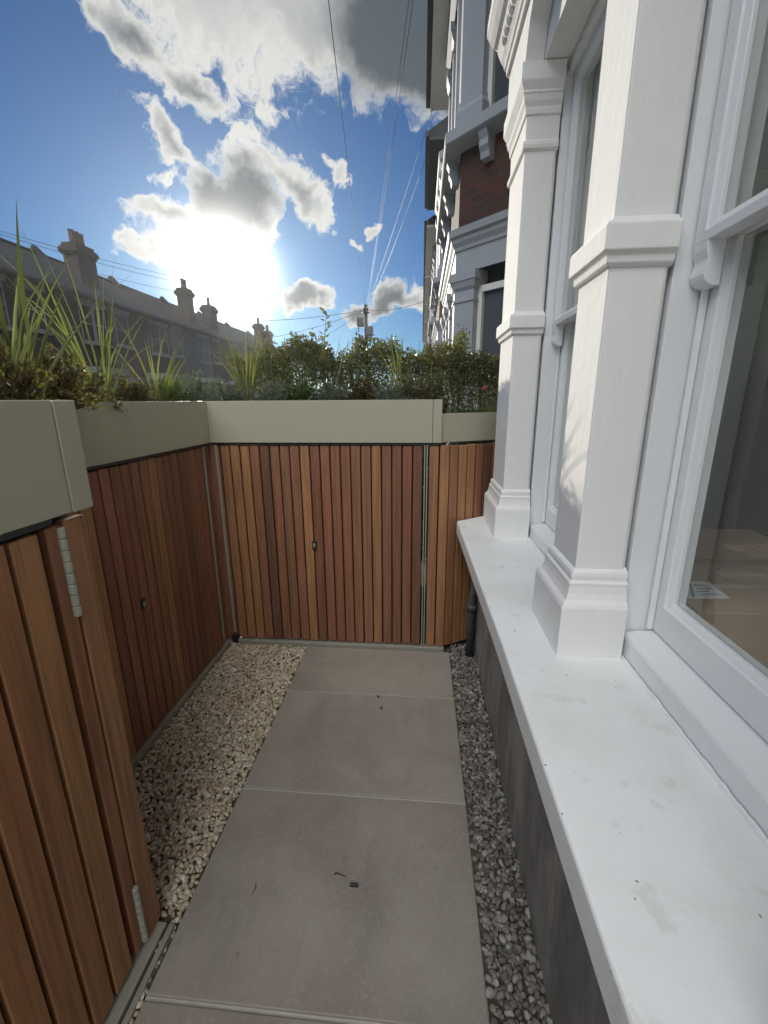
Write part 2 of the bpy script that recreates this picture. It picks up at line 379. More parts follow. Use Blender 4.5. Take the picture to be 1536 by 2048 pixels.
def npmesh(name, v, faces, m, parent=None, smooth=False):
    """v Nx3, faces Mxk numpy arrays"""
    org = Vector((0, 0, 0)); q = parent
    while q is not None: org += q.location; q = q.parent
    v = np.asarray(v, np.float32)-np.array(org, np.float32); faces = np.asarray(faces, np.int32); k = faces.shape[1]
    me = bpy.data.meshes.new(name); me.vertices.add(len(v)); me.vertices.foreach_set('co', v.ravel())
    me.loops.add(faces.size); me.loops.foreach_set('vertex_index', faces.ravel())
    me.polygons.add(len(faces)); me.polygons.foreach_set('loop_start', np.arange(0, faces.size, k, dtype=np.int32))
    me.polygons.foreach_set('loop_total', np.full(len(faces), k, np.int32))
    if smooth: me.polygons.foreach_set('use_smooth', np.ones(len(faces), bool))
    me.update(calc_edges=True); return link(name, me, m, parent)

# ------------------------------------------------------------------ setting: ground, road, pavements
tag(MB().box(-400, 400, -400, 400, -.9, -.06).build('ground', EARTH), kind='structure')
tag(MB().box(-11.2, -4.3, -60, 300, -.06, -.012).build('road', ASPHALT), kind='structure')
tag(MB().box(-4.3, -1.75, -60, 300, -.06, .09).build('pavement', PAVE, bevel=.01), kind='structure')
tag(MB().box(-13.4, -11.2, -60, 300, -.06, .09).build('pavement', PAVE, bevel=.01), kind='structure')
tag(MB().box(-1.75, .9, -6, 2.9, -.06, -.022).build('garden_ground', EARTH), kind='structure')
tag(MB().box(-.705, .195, -.55, 2.385, -.022, -.008).build('mortar_bed', GROUT), kind='structure')

# paving slabs 0.9 x 0.6
gaps = [2.387, 1.955, 1.347, .712, .105, -.5]
slab_lab = ['short cut paving slab against the foot of the far gate', 'whole beige paving slab between the short cut slab and the big near slab',
            'large near paving slab with twigs and a black stick lying on it', 'beige paving slab cut off by the bottom edge of the picture', 'paving slab under the photographer']
for i in range(4):
    s = MB().box(-.703, .193, gaps[i+1]+.006, gaps[i]-.006, -.018, 0).build('paving_slab', SLAB, bevel=.003)
    tag(s, slab_lab[i], 'paving slab', 'paving slabs of the path')

# ------------------------------------------------------------------ gravel
def gravel(name, poly_fn, box, size, cell, m, seed, layers=2):
    rng = np.random.default_rng(seed)
    bm = bmesh.new(); bmesh.ops.create_icosphere(bm, subdivisions=2, radius=1)
    tv = np.array([v.co for v in bm.verts], np.float32); tf = np.array([[v.index for v in f.verts] for f in bm.faces], np.int32); bm.free()
    templates = []
    for _ in range(14):
        s = tv.copy()
        for _ in range(7):
            n = rng.normal(size=3); n /= np.linalg.norm(n); dcut = rng.uniform(.5, .85)
            dd = s@n; s -= np.outer(np.maximum(dd-dcut, 0)*.9, n)
        templates.append(s)
    V = []; F = []; k = 0
    x0, x1, y0, y1 = box
    for L in range(layers):
        for gx in np.arange(x0, x1, cell):
            for gy in np.arange(y0, y1, cell):
                x = gx+rng.uniform(0, cell); y = gy+rng.uniform(0, cell)
                if not poly_fn(x, y): continue
                a = size*rng.uniform(.65, 1.25); sc = np.array([a, a*rng.uniform(.6, .9), a*rng.uniform(.4, .65)])
                q = rng.normal(size=4)*np.array([1, .28, .28, 1.0]); q /= np.linalg.norm(q); w, i, j, l = q
                rot = np.array([[1-2*(j*j+l*l), 2*(i*j-l*w), 2*(i*l+j*w)], [2*(i*j+l*w), 1-2*(i*i+l*l), 2*(j*l-i*w)], [2*(i*l-j*w), 2*(j*l+i*w), 1-2*(i*i+j*j)]])
                s = (templates[rng.integers(14)]*sc)@rot.T+np.array([x, y, -.016+L*.009+rng.uniform(-.004, .006)])
                V.append(s); F.append(tf+k); k += len(tv)
    return tag(npmesh(name, np.concatenate(V), np.concatenate(F), m, smooth=True), kind='stuff')
gravel('cream_gravel', lambda x, y: x < -.712 and (y > .895 or x > -.735) and x > -1.205 and y < 2.385, (-1.21, -.70, .4, 2.39), .0120, .0163, GRAV, 3)
gravel('shaded_gravel', lambda x, y: x > .203 and x < .352, (.20, .36, .3, 2.47), .0130, .0172, GRAV_SHADED, 4)

# ------------------------------------------------------------------ bin stores and gate in hardwood slats
rb = random.Random(11)
def slats(mb, a, b, n_, z0, z1, pitch, depth=.02, w=.86, normal=None, start=0.0):
    """upright boards along the plan line a-b; normal points to the viewer"""
    a = Vector(a); b = Vector(b); d = (b-a); L = d.length; d.normalize(); nn = Vector(normal)
    s = start
    while s+pitch*.5 < L:
        c = a+d*(s+pitch/2)+nn*(-depth/2+rb.uniform(-.0015, .0015))
        zz = z1-rb.uniform(0, .004)
        mb.obox((c.x, c.y, 0), (d.x, d.y, 0), (nn.x, nn.y, 0), min(pitch*w/2, (L-s)/2), depth/2, z0, zz); s += pitch
    return mb
def hinge(name, p, axis_z0, axis_z1, parent, n=9, r=.0075):
    mb = MB(); h = (axis_z1-axis_z0)/n
    for i in range(n): mb.lathe((p[0], p[1], axis_z0+i*h), [(r*.8, 0), (r, .002), (r, h-.003), (r*.8, h-.001)], 10)
    return mb.build(name, STEEL, parent)

XN, XS, YG = -.765, -1.224, 2.408
near = empty('bin_store', (-1.0, .3, 0), 'nearest slatted hardwood bin store with steel hinges, at the left edge of the photo', 'bin store', 'slatted bin stores along the left')
d1 = slats(MB(), (XN, -1.0), (XN, .800), 0, .03, 1.268, .0705, normal=(1, 0), depth=.022).build('door', WOODG, near, bevel=.0025, seg=1)
MB().box(XN-.05, XN-.0225, -1.0, .800, .03, 1.262).build('backing', BACK, d1)
hinge('hinge', (XN+.002, .8115), 1.055, 1.264, near, 8, .0085)
hinge('hinge', (XN+.002, .8115), .035, .235, near, 8, .0085)
MB().box(XN-.022, XN, .823, .886, .012, 1.272).build('post', WOOD, near, bevel=.003, seg=1)
slats(MB(), (-.79, .886), (-1.222, .886), 0, .03, 1.27, .0705, normal=(0, 1), depth=.022).build('side_cladding', WOOD, near, bevel=.0025, seg=1)
MB().box(-1.7, XN-.052, -1.0, .862, .0, 1.272).build('carcass', BACK, near)
tr = MB().box(XN-.03, XN+.026, -.9, .872, -.03, .010).box(XN+.034, XN+.050, -.9, .872, -.03, .007).build('base_rail', RAIL, near, bevel=.002)
MB().box(XN+.026, XN+.034, -.9, .872, -.03, -.004).build('drain_slot', BLACK, near)

mid = empty('bin_store', (-1.6, 1.6, 0), 'second slatted hardwood bin store standing back behind the gravel, with a keyhole plate', 'bin store', 'slatted bin stores along the left')
d2 = slats(MB(), (XS, .912), (XS, 2.325), 0, .03, 1.272, .0605, normal=(1, 0)).build('door', WOOD, mid, bevel=.002, seg=1)
MB().box(XS-.05, XS-.0205, .91, 2.40, .02, 1.265).build('backing', BACK, d2)
MB().box(XS-.6, XS-.052, .91, 2.42, 0, 1.27).build('carcass', BACK, mid)
def lock(p, n, parent):
    e = MB(); n = Vector(n); s = Vector((-n.y, n.x, 0)); c = Vector(p)
    e.obox(c+n*.002, s, n, .0145, .003, p[2]-.026, p[2]+.026)
    o = e.build('lock_plate', BLACK, parent, bevel=.002)
    k = MB(); k.obox(c+n*.0075+Vector((0, 0, 0)), s, n, .0065, .003, p[2]-.004, p[2]+.012); k.obox(c+n*.0075, s, n, .0035, .002, p[2]-.014, p[2]-.006)
    k.build('keyhole', STEEL, o, bevel=.001)
lock((XS+.003, 1.64, .65), (1, 0, 0), mid)
MB().box(XS-.06, -1.172, 2.412, 2.45, 0, 1.285).box(XS-.06, XS-.013, 2.326, 2.412, 0, 1.285).build('corner_filler', WOOD, mid)  # added behind the corner gap to stop sunlight leaking through
MB().box(XS-.012, XS-.002, 2.332, 2.346, .05, 1.27).build('edge_strip', STEEL, mid, bevel=.002)
MB().box(XS-.03, XS+.012, .90, 2.39, -.03, .022).build('base_rail', RAIL, mid, bevel=.003)

gate = empty('gate', (-.56, YG, 0), 'wide slatted hardwood gate with a small lock plate at the far end of the path', 'gate')
g1 = slats(MB(), (-1.165, YG), (.012, YG), 0, .03, 1.276, .0589, normal=(0, -1)).build('boards', WOOD, gate, bevel=.002, seg=1)
MB().box(-1.165, .01, YG+.0205, YG+.05, .025, 1.27).build('backing', BACK, g1)
lock((-.632, YG-.003, .676), (0, -1, 0), gate)
MB().box(-1.194, -1.181, YG-.004, YG+.01, .05, 1.28).build('edge_strip', STEEL, gate, bevel=.002)
MB().box(.019, .0255, YG-.006, YG+.01, .03, 1.278).box(.0325, .039, YG-.006, YG+.01, .03, 1.278).build('long_hinge', STEEL, gate, bevel=.0015)
MB().box(-1.203, -1.165, YG-.022, YG+.0, .0, .05).tube([(-1.18, YG-.02, .0), (-1.18, YG-.02, .075)], .006).build('floor_bolt', BLACK, gate, bevel=.003)
MB().box(-1.18, .16, YG-.016, YG+.03, -.03, .020).build('base_rail', RAIL, gate, bevel=.003)

pan = empty('fence_panel', (.25, 2.5, 0), 'narrow angled slatted panel between the gate and the white bay window', 'fence panel')
slats(MB(), (.0445, YG), (.162, YG), 0, .025, 1.276, .0589, normal=(0, -1)).build('boards', WOOD, pan, bevel=.002, seg=1)
ca = Vector((.164, YG+.003)); cdir = Vector((1, .58)).normalized(); cn = Vector((cdir.y, -cdir.x))
slats(MB(), ca, ca+cdir*.37, 0, .025, 1.276, .0589, normal=cn).build('angled_boards', WOOD, pan, bevel=.002, seg=1)
q0 = ca-cn*.021; q1 = q0+cdir*.40
MB().prism([(.045, YG+.022), (.16, YG+.022), (q0.x, q0.y), (q1.x, q1.y), (q1.x-.02, q1.y+.03), (q0.x-.01, q0.y+.03), (.045, YG+.05)], .02, 1.27).build('backing', BACK, pan)

# ------------------------------------------------------------------ sage metal planters on top
ZB, ZT = 1.290, 1.522
def trough(name, label, front_poly, inner, zb, zt, parent=None):
    pass
pn = empty('planter', (-1.2, .2, ZB), 'near sage green metal planter on top of the nearest bin store', 'planter', 'sage metal planters')
MB().box(-.775, -.757, -1.0, .8440, ZB-.002, ZT+.003).build('panel', SAGE, pn, bevel=.002)
MB().box(-1.75, -1.735, -1.0, .9, ZB, ZT).build('back_panel', SAGE, pn)
MB().box(-.775, -.755, .8462, .905, ZB-.004, ZT+.003).box(-1.735, -.775, .887, .905, ZB, ZT+.002).build('corner_trim', SAGE, pn, bevel=.003)
MB().box(-1.735, -.776, -1.0, .886, ZB, ZT-.035).build('soil', SOIL, pn)
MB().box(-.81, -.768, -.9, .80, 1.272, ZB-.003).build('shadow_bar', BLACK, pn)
pm = empty('planter', (-1.5, 1.6, ZB), 'long sage green metal planter above the second bin store, between the two others', 'planter', 'sage metal planters')
MB().box(-1.228, -1.210, .907, 2.392, ZB, ZT).build('panel', SAGE, pm, bevel=.002)
MB().box(-1.75, -1.735, .907, 2.9, ZB, ZT).build('back_panel', SAGE, pm)
MB().box(-1.735, -1.229, .907, 2.9, ZB, ZT-.035).build('soil', SOIL, pm)
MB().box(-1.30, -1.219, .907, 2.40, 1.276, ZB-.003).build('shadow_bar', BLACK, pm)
pf = empty('planter', (-.5, 2.6, ZB), 'sage green metal planter spanning over the far gate, with an upright end trim', 'planter', 'sage metal planters')
MB().box(-1.226, .0615, 2.394, 2.410, ZB, ZT).build('panel', SAGE, pf, bevel=.002)
MB().box(-1.226, .11, 2.90, 2.915, ZB, ZT).build('back_panel', SAGE, pf)
MB().box(.063, .112, 2.392, 2.412, ZB, ZT).box(.097, .112, 2.412, 2.9, ZB, ZT).build('end_trim', SAGE, pf, bevel=.003)
MB().box(-1.226, .096, 2.411, 2.90, ZB, ZT-.03).build('soil', SOIL, pf)
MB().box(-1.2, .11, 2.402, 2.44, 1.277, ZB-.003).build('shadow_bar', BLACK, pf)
plw = empty('planter', (.3, 2.6, ZB), 'lower sage green planter with grass and a pink flower beside the white pillar', 'planter', 'sage metal planters')
zl = 1.448
a0 = Vector((.114, 2.412)); a1 = a0+cdir*.42; n3 = Vector((-cdir.y, cdir.x))
MB().prism([tuple(a0), tuple(a1), tuple(a1+n3*.016), tuple(a0+n3*.016)], ZB, zl).build('panel', SAGE, plw, bevel=.002)
b0 = a0+n3*.017; b1 = a1+n3*.017
MB().prism([tuple(b0), tuple(b1), tuple(b1+Vector((0, .35))), (b0.x, 2.95)], ZB, zl-.025).build('soil', SOIL, plw)

tag(MB().tube([(.315, 2.36, -.02), (.318, 2.365, .40), (.335, 2.40, .52), (.345, 2.42, .76)], .024, 12).tube([(.317, 2.363, .30), (.317, 2.363, .34)], .030, 12).build('drainpipe', DARKPIPE, smooth=True),
    'dark grey waste pipe in the shaded corner under the end of the window sill', 'pipe')

# ------------------------------------------------------------------ our house: white bay
house = empty('terraced_house', (.9, 1.0, 0), 'near terraced house with white pillared bay window and deep white sill', 'house', 'terraced houses on the right side')
ZS = .84
MB().prism([(.262, -1.2), (.245, .3), (.2405, 1.14), (.213, 2.412), (.372, 2.535), (.9, 2.95), (.9, -1.2)], ZS-.075, ZS).build('sill', SILLM, house, bevel=.007, seg=3)
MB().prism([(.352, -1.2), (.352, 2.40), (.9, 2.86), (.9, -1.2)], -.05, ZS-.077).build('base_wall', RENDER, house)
def rect_ring(x0, x1, y0, y1, o, z): return [(x0-o, y0-o, z), (x1, y0-o, z), (x1, y1+o, z), (x0-o, y1+o, z)]
PX0, PX1 = .414, .548
base_prof = [(.037, ZS-.002), (.037, .984), (.033, .994), (.024, 1.004), (.019, 1.020), (.0165, 1.040), (.0175, 1.048), (.011, 1.054), (.012, 1.066), (.010, 1.076), (.003, 1.082), (-.02, 1.092)]
band_prof = [(-.02, 1.800), (.001, 1.803), (.006, 1.806), (.011, 1.811), (.012, 1.826), (.0165, 1.830), (.0225, 1.834), (.0225, 1.884), (.019, 1.890), (.008, 1.894), (.004, 1.902), (-.02, 1.908)]
cap_prof = [(-.02, 2.512), (.002, 2.518), (.010, 2.526), (.012, 2.538), (.010, 2.550), (.002, 2.556), (.001, 2.560), (.002, 2.640), (.008, 2.644), (.010, 2.660), (.010, 2.668), (.018, 2.684), (.022, 2.704), (.026, 2.710), (.024, 2.716), (.036, 2.740), (.038, 2.746), (.038, 2.802), (-.02, 2.803)]
def pillar(y0, y1, top):
    # shaft with a hollow chamfer beside the timber lining
    sh = MB(); a = PX0; b = PX1
    rg = lambda z: [(a, y0, z), (b-.014, y0, z), (b-.004, y0+.008, z), (b, y0+.022, z), (b, y1-.022, z), (b-.004, y1-.008, z), (b-.014, y1, z), (a, y1, z)]
    sh.rings([rg(z) for z in (ZS, top)])
    p = sh.build('pillar', WHITE, house, bevel=.004, seg=2)
    for nm, pr in (('plinth', base_prof), ('band', band_prof), ('capital', cap_prof)):
        if pr[0][1] < top: MB().rings([rect_ring(a, b-.002, y0, y1, o, z) for o, z in pr]).build(nm, WHITE, p, bevel=.002, seg=2)
    return p
PIL = [(2.148, 2.47), (1.103, 1.298), (.05, .255), (-1.0, -.79)]
for y0, y1 in PIL: pillar(y0, y1, 3.0)
for y0, y1 in PIL[1:]:
    MB().box(PX1+.006, .69, y0+.004, y1-.004, ZS, 2.80).build('window_lining', JOIN, house, bevel=.002)
MB().box(PX1+.006, .80, 2.152, 2.60, ZS, 2.80).build('window_lining', JOIN, house, bevel=.002)
def frame_loop(mb, y0, y1, z0, z1, xf, wb, wt, ws, thick, ch=.012):
    """sash frame: flat face, then a chamfer in to the glass; wb/wt/ws are bottom, top, side widths"""
    def loop(i, x): return [(x, y0+ws*i, z0+wb*i), (x, y1-ws*i, z0+wb*i), (x, y1-ws*i, z1-wt*i), (x, y0+ws*i, z1-wt*i)]
    def loop2(dx, off): return [(xf+dx, y0+ws+off, z0+wb+off), (xf+dx, y1-ws-off, z0+wb+off), (xf+dx, y1-ws-off, z1-wt-off), (xf+dx, y0+ws+off, z1-wt-off)]
    L = [loop(0, xf+thick), loop(0, xf), loop2(0, -ch-.004), loop2(.004, -ch-.003), loop2(ch, 0), loop2(thick, 0)]
    return mb.rings(L, cap=False)
def bay_window(y0, y1):
    w = empty('window', (.6, (y0+y1)/2, ZS), None, None); w.parent = house; w.location = Vector((.6, (y0+y1)/2, ZS))-house.location
    # sloping timber sill
    s = MB(); pr = [(.556, ZS), (.556, .897), (.561, .905), (.645, .914), (.72, .914), (.72, ZS)]
    s.rings([[(x, y, z) for x, z in pr] for y in (y0, y1)]).build('window_sill', JOIN, w, bevel=.002)
    rk = random.Random(int(y0*100)+7); ck = []
    for k in range(61):
        yq = y0+(y1-y0)*k/60; rr = .0035+.0028*rk.random(); ck.append([(.5535-rr*math.sin(q*math.pi/8)*1.3, yq, ZS-.001+rr*1.6*math.cos(q*math.pi/8)) for q in range(5)])
    MB().rings(ck, closed=False).build('caulk_line', JOIN, w, smooth=True)
    lo = frame_loop(MB(), y0, y1, .917, 1.885, .630, .097, .045, .053, .042).build('lower_sash', JOIN, w, bevel=.0015, seg=1)
    MB().add([(.654, y0+.05, 1.010), (.654, y0+.05, 1.843), (.654, y1-.05, 1.843), (.654, y1-.05, 1.010)], [(0, 1, 2, 3)]).build('pane', GLASS, lo)
    up = frame_loop(MB(), y0, y1, 1.838, 2.77, .585, .037, .05, .050, .040).build('upper_sash', JOIN, w, bevel=.0015, seg=1)
    MB().add([(.608, y0+.046, 1.872), (.608, y0+.046, 2.724), (.608, y1-.046, 2.724), (.608, y1-.046, 1.872)], [(0, 1, 2, 3)]).build('pane', GLASS, up)
    for ya, yb in ((y0, y0+.009), (y1-.009, y1)): MB().box(.6135, .6285, ya, yb, .9165, 1.834).build('staff_bead', JOIN, w, bevel=.003)
    for par, x, a0, a1, b0_, b1_ in ((lo, .6525, y0+.0515, y1-.0515, 1.0125, 1.8415), (up, .6065, y0+.0485, y1-.0485, 1.8735, 2.7215)):
        q = MB(); q.rings([[(x, yy+dy*k, zz+dz*k) for yy, zz, dy, dz in ((a0, b0_, 1, 1), (a1, b0_, -1, 1), (a1, b1_, -1, -1), (a0, b1_, 1, -1))] for k in (0, .0026)], cap=False)
        q.build('glazing_seal', DARKPIPE, par)
    hz = [(.585, 1.838), (.5855, 1.822), (.588, 1.812), (.591, 1.802), (.590, 1.792), (.587, 1.782), (.586, 1.774), (.590, 1.763), (.599, 1.754), (.612, 1.750), (.622, 1.750), (.622, 1.838)]
    for ya, yb in ((y0+.001, y0+.049), (y1-.049, y1-.001)):
        MB().rings([[(x, y, z) for x, z in hz] for y in (ya, yb)]).build('sash_horn', JOIN, up, bevel=.001)
    MB().box(.560, .72, y0, y1, 2.772, 2.80).build('head_lining', JOIN, w)
    return w
wins = [(.262, 1.100), (1.305, 2.148), (-.785, .045)]
for y0, y1 in wins: bay_window(y0, y1)
# entablature: soffit block, arched front plate, cornice
MB().prism([(.462, -1.2), (.462, 2.50), (.9, 2.94), (.9, -1.2)], 2.806, 3.6).build('lintel', WHITE, house)
def arch_plate():
    mb = MB(); x0, x1 = .388, .460
    ys = [2.50, 2.11]
    pts = []   # lower edge from far to near
    def arch(ya, yb, n=18):
        r = []
        for i in range(n+1):
            s = i/n; c = 2*s-1
            z = 2.806+.19*math.sqrt(max(0, 1-abs(c)**3.2)) if 0 < s < 1 else 2.806
            r.append((yb+(ya-yb)*s, z))
        return r
    edge = [(2.50, 2.806), (2.13, 2.806)]+arch(1.318, 2.128)[0:]+[(1.30, 2.806), (1.085, 2.806)]+arch(.275, 1.083)+[(.25, 2.806), (.03, 2.806)]+arch(-.775, .025)+[(-.80, 2.806), (-1.2, 2.806)]
    ed = []
    for e in edge:
        if not ed or (abs(e[0]-ed[-1][0]) > 1e-6 or abs(e[1]-ed[-1][1]) > 1e-6): ed.append(e)
    n = len(ed); v = []
    for y, z in ed: v += [(x0, y, z), (x1, y, z), (x0, y, 3.10), (x1, y, 3.10)]
    f = []
    for i in range(n-1):
        a = 4*i; b = a+4
        f += [(a, b, b+2, a+2), (a+1, a+3, b+3, b+1), (a, a+1, b+1, b), (a+2, b+2, b+3, a+3)]
    f += [(0, 2, 3, 1), (4*n-4, 4*n-3, 4*n-1, 4*n-2)]
    return mb.add(v, f)
arch_plate().build('arched_fascia', WHITE, house)
corn = [(0, 2.985), (.012, 2.99), (.014, 3.01), (.022, 3.016), (.026, 3.03), (.038, 3.05), (.052, 3.085), (.055, 3.09), (.055, 3.105), (.072, 3.115), (.090, 3.14), (.100, 3.16), (.104, 3.165), (.104, 3.215), (.03, 3.235), (-.05, 3.235), (-.05, 2.985)]
cpath = [(.95, 2.95+.09), (.386, 2.505), (.386, -1.2)]
cpath = [cpath[2], cpath[1], cpath[0]]   # travel +Y: left of travel is -X
co = MB().sweep(cpath, corn).build('cornice', WHITE, house, bevel=.002)
eg = MB(); er = []
for k in range(int(3.6/.0065)):
    yy = -1.15+k*.0065; rr = .0045+.0105*abs(math.sin(k*math.pi/8))**.7
    er.append([(.345+rr*math.cos(q*math.pi/4), yy, 3.068+1.25*rr*math.sin(q*math.pi/4)) for q in range(8)])
eg.rings(er); eg.build('egg_moulding', WHITE, co, smooth=True)
MB().prism([(.47, -1.2), (.47, 2.50), (.95, 2.98), (.95, 3.75), (4.5, 3.75), (4.5, -1.2)], 3.6, 6.3).build('upper_wall', REDBRICK, house)
MB().box(.95, 1.18, 2.9, 3.75, -.05, 3.6).build('front_wall', STOCK, house)
MB().box(.08, 4.6, -1.2, 3.75, 6.3, 6.42).build('eaves', STONE, house)
rf = MB(); rf.add([(.05, -1.2, 6.42), (.05, 3.75, 6.42), (4.5, 3.75, 9.2), (4.5, -1.2, 9.2), (4.5, -1.2, 6.42), (4.5, 3.75, 6.42)], [(0, 1, 2, 3), (0, 3, 4), (1, 5, 2), (3, 2, 5, 4), (0, 4, 5, 1)]); rf.build('roof', SLATE, house)
# the room behind the glass
ri = MB()
ri.box(.80, 4.5, 3.55, 3.65, .35, 3.0).box(4.5, 4.6, -1.2, 3.65, .35, 3.0).box(.72, 4.6, -1.3, -1.2, .35, 3.0)
ri.build('room_wall', WALLIN, house)
MB().box(.80, 4.6, -1.2, 3.65, .30, .36).build('room_floor', FLOORIN, house)
MB().box(.70, 4.6, -1.2, 3.65, 3.0, 3.05).build('room_ceiling', WALLIN, house)
MB().prism([(.72, -1.2), (.72, 2.5), (.80, 2.6), (.80, -1.2)], .36, ZS).build('room_dado', WALLIN, house)

# cardboard box and cabinet inside, blind in the far window
zb = .955
bx = empty('cardboard_box', (1.1, 1.5, .36), 'brown cardboard box with a white shipping label, indoors behind the nearest window pane', 'box')
MB().box(.765, 1.46, 1.13, 1.95, .362, zb).build('carton', CARD, bx, bevel=.004)
MB().box(.765, 1.46, 1.50, 1.55, zb+.0005, zb+.0012).build('tape', plain('brown_tape', (.33, .23, .14), .25), bx)
la = [at(1350, 1196, Z=zb+.002), at(1462, 1197, Z=zb+.002), at(1417, 1163, Z=zb+.002), at(1361, 1162, Z=zb+.002)]
lab = MB().prism([(p.x, p.y) for p in la], zb+.0006, zb+.0016).build('shipping_label', PAPER, bx)
st = MB()
def onlab(u, v):
    p = la[0].lerp(la[1], u); q = la[3].lerp(la[2], u); return p.lerp(q, v)
for (u0, u1, v0, v1) in ((.30, .36, .05, .95), (.42, .75, .72, .78), (.45, .82, .52, .57), (.45, .70, .36, .40), (.48, .85, .2, .24), (.06, .2, .15, .3)):
    st.prism([tuple(onlab(u, v).xy) for u, v in ((u0, v0), (u1, v0), (u1, v1), (u0, v1))], zb+.0020, zb+.0024)
st.build('printed_lines', INK, lab)
cc = at(1500, 1155, Z=zb); ring = []
for i in range(32):
    a = 2*math.pi*i/32; ring.append([(cc.x+(r)*math.cos(a), cc.y+(r)*math.sin(a), zb+.0010) for r in (.085, .092)])
mk = MB(); mk.rings([[r[0] for r in ring], [r[1] for r in ring]], cap=False); mk.build('printed_ring', INK, bx)
cb = empty('cabinet', (2.6, 2.6, .36), 'dark wooden cabinet standing indoors behind the cardboard box', 'cabinet')
MB().box(2.15, 3.2, 2.2, 3.0, .362, 1.75).build('case', DARKW, cb, bevel=.01)
for y in (2.24, 2.62): MB().box(2.125, 2.148, y, y+.34, .42, 1.68).build('door', DARKW, cb, bevel=.006)
bl = MB(); n = 40; pts = []
for i in range(n+1):
    y = 1.30+(.86)*i/n; pts.append((.76+.012*math.sin(i*1.9)+.006*math.sin(i*.7), y))
bl.rings([[(x, y, z) for x, y in pts] for z in (.90, 2.76)], closed=False)
tag(bl.build('curtain', CURT, smooth=True), 'cream curtain hanging indoors behind the window between the two white pillars', 'curtain')

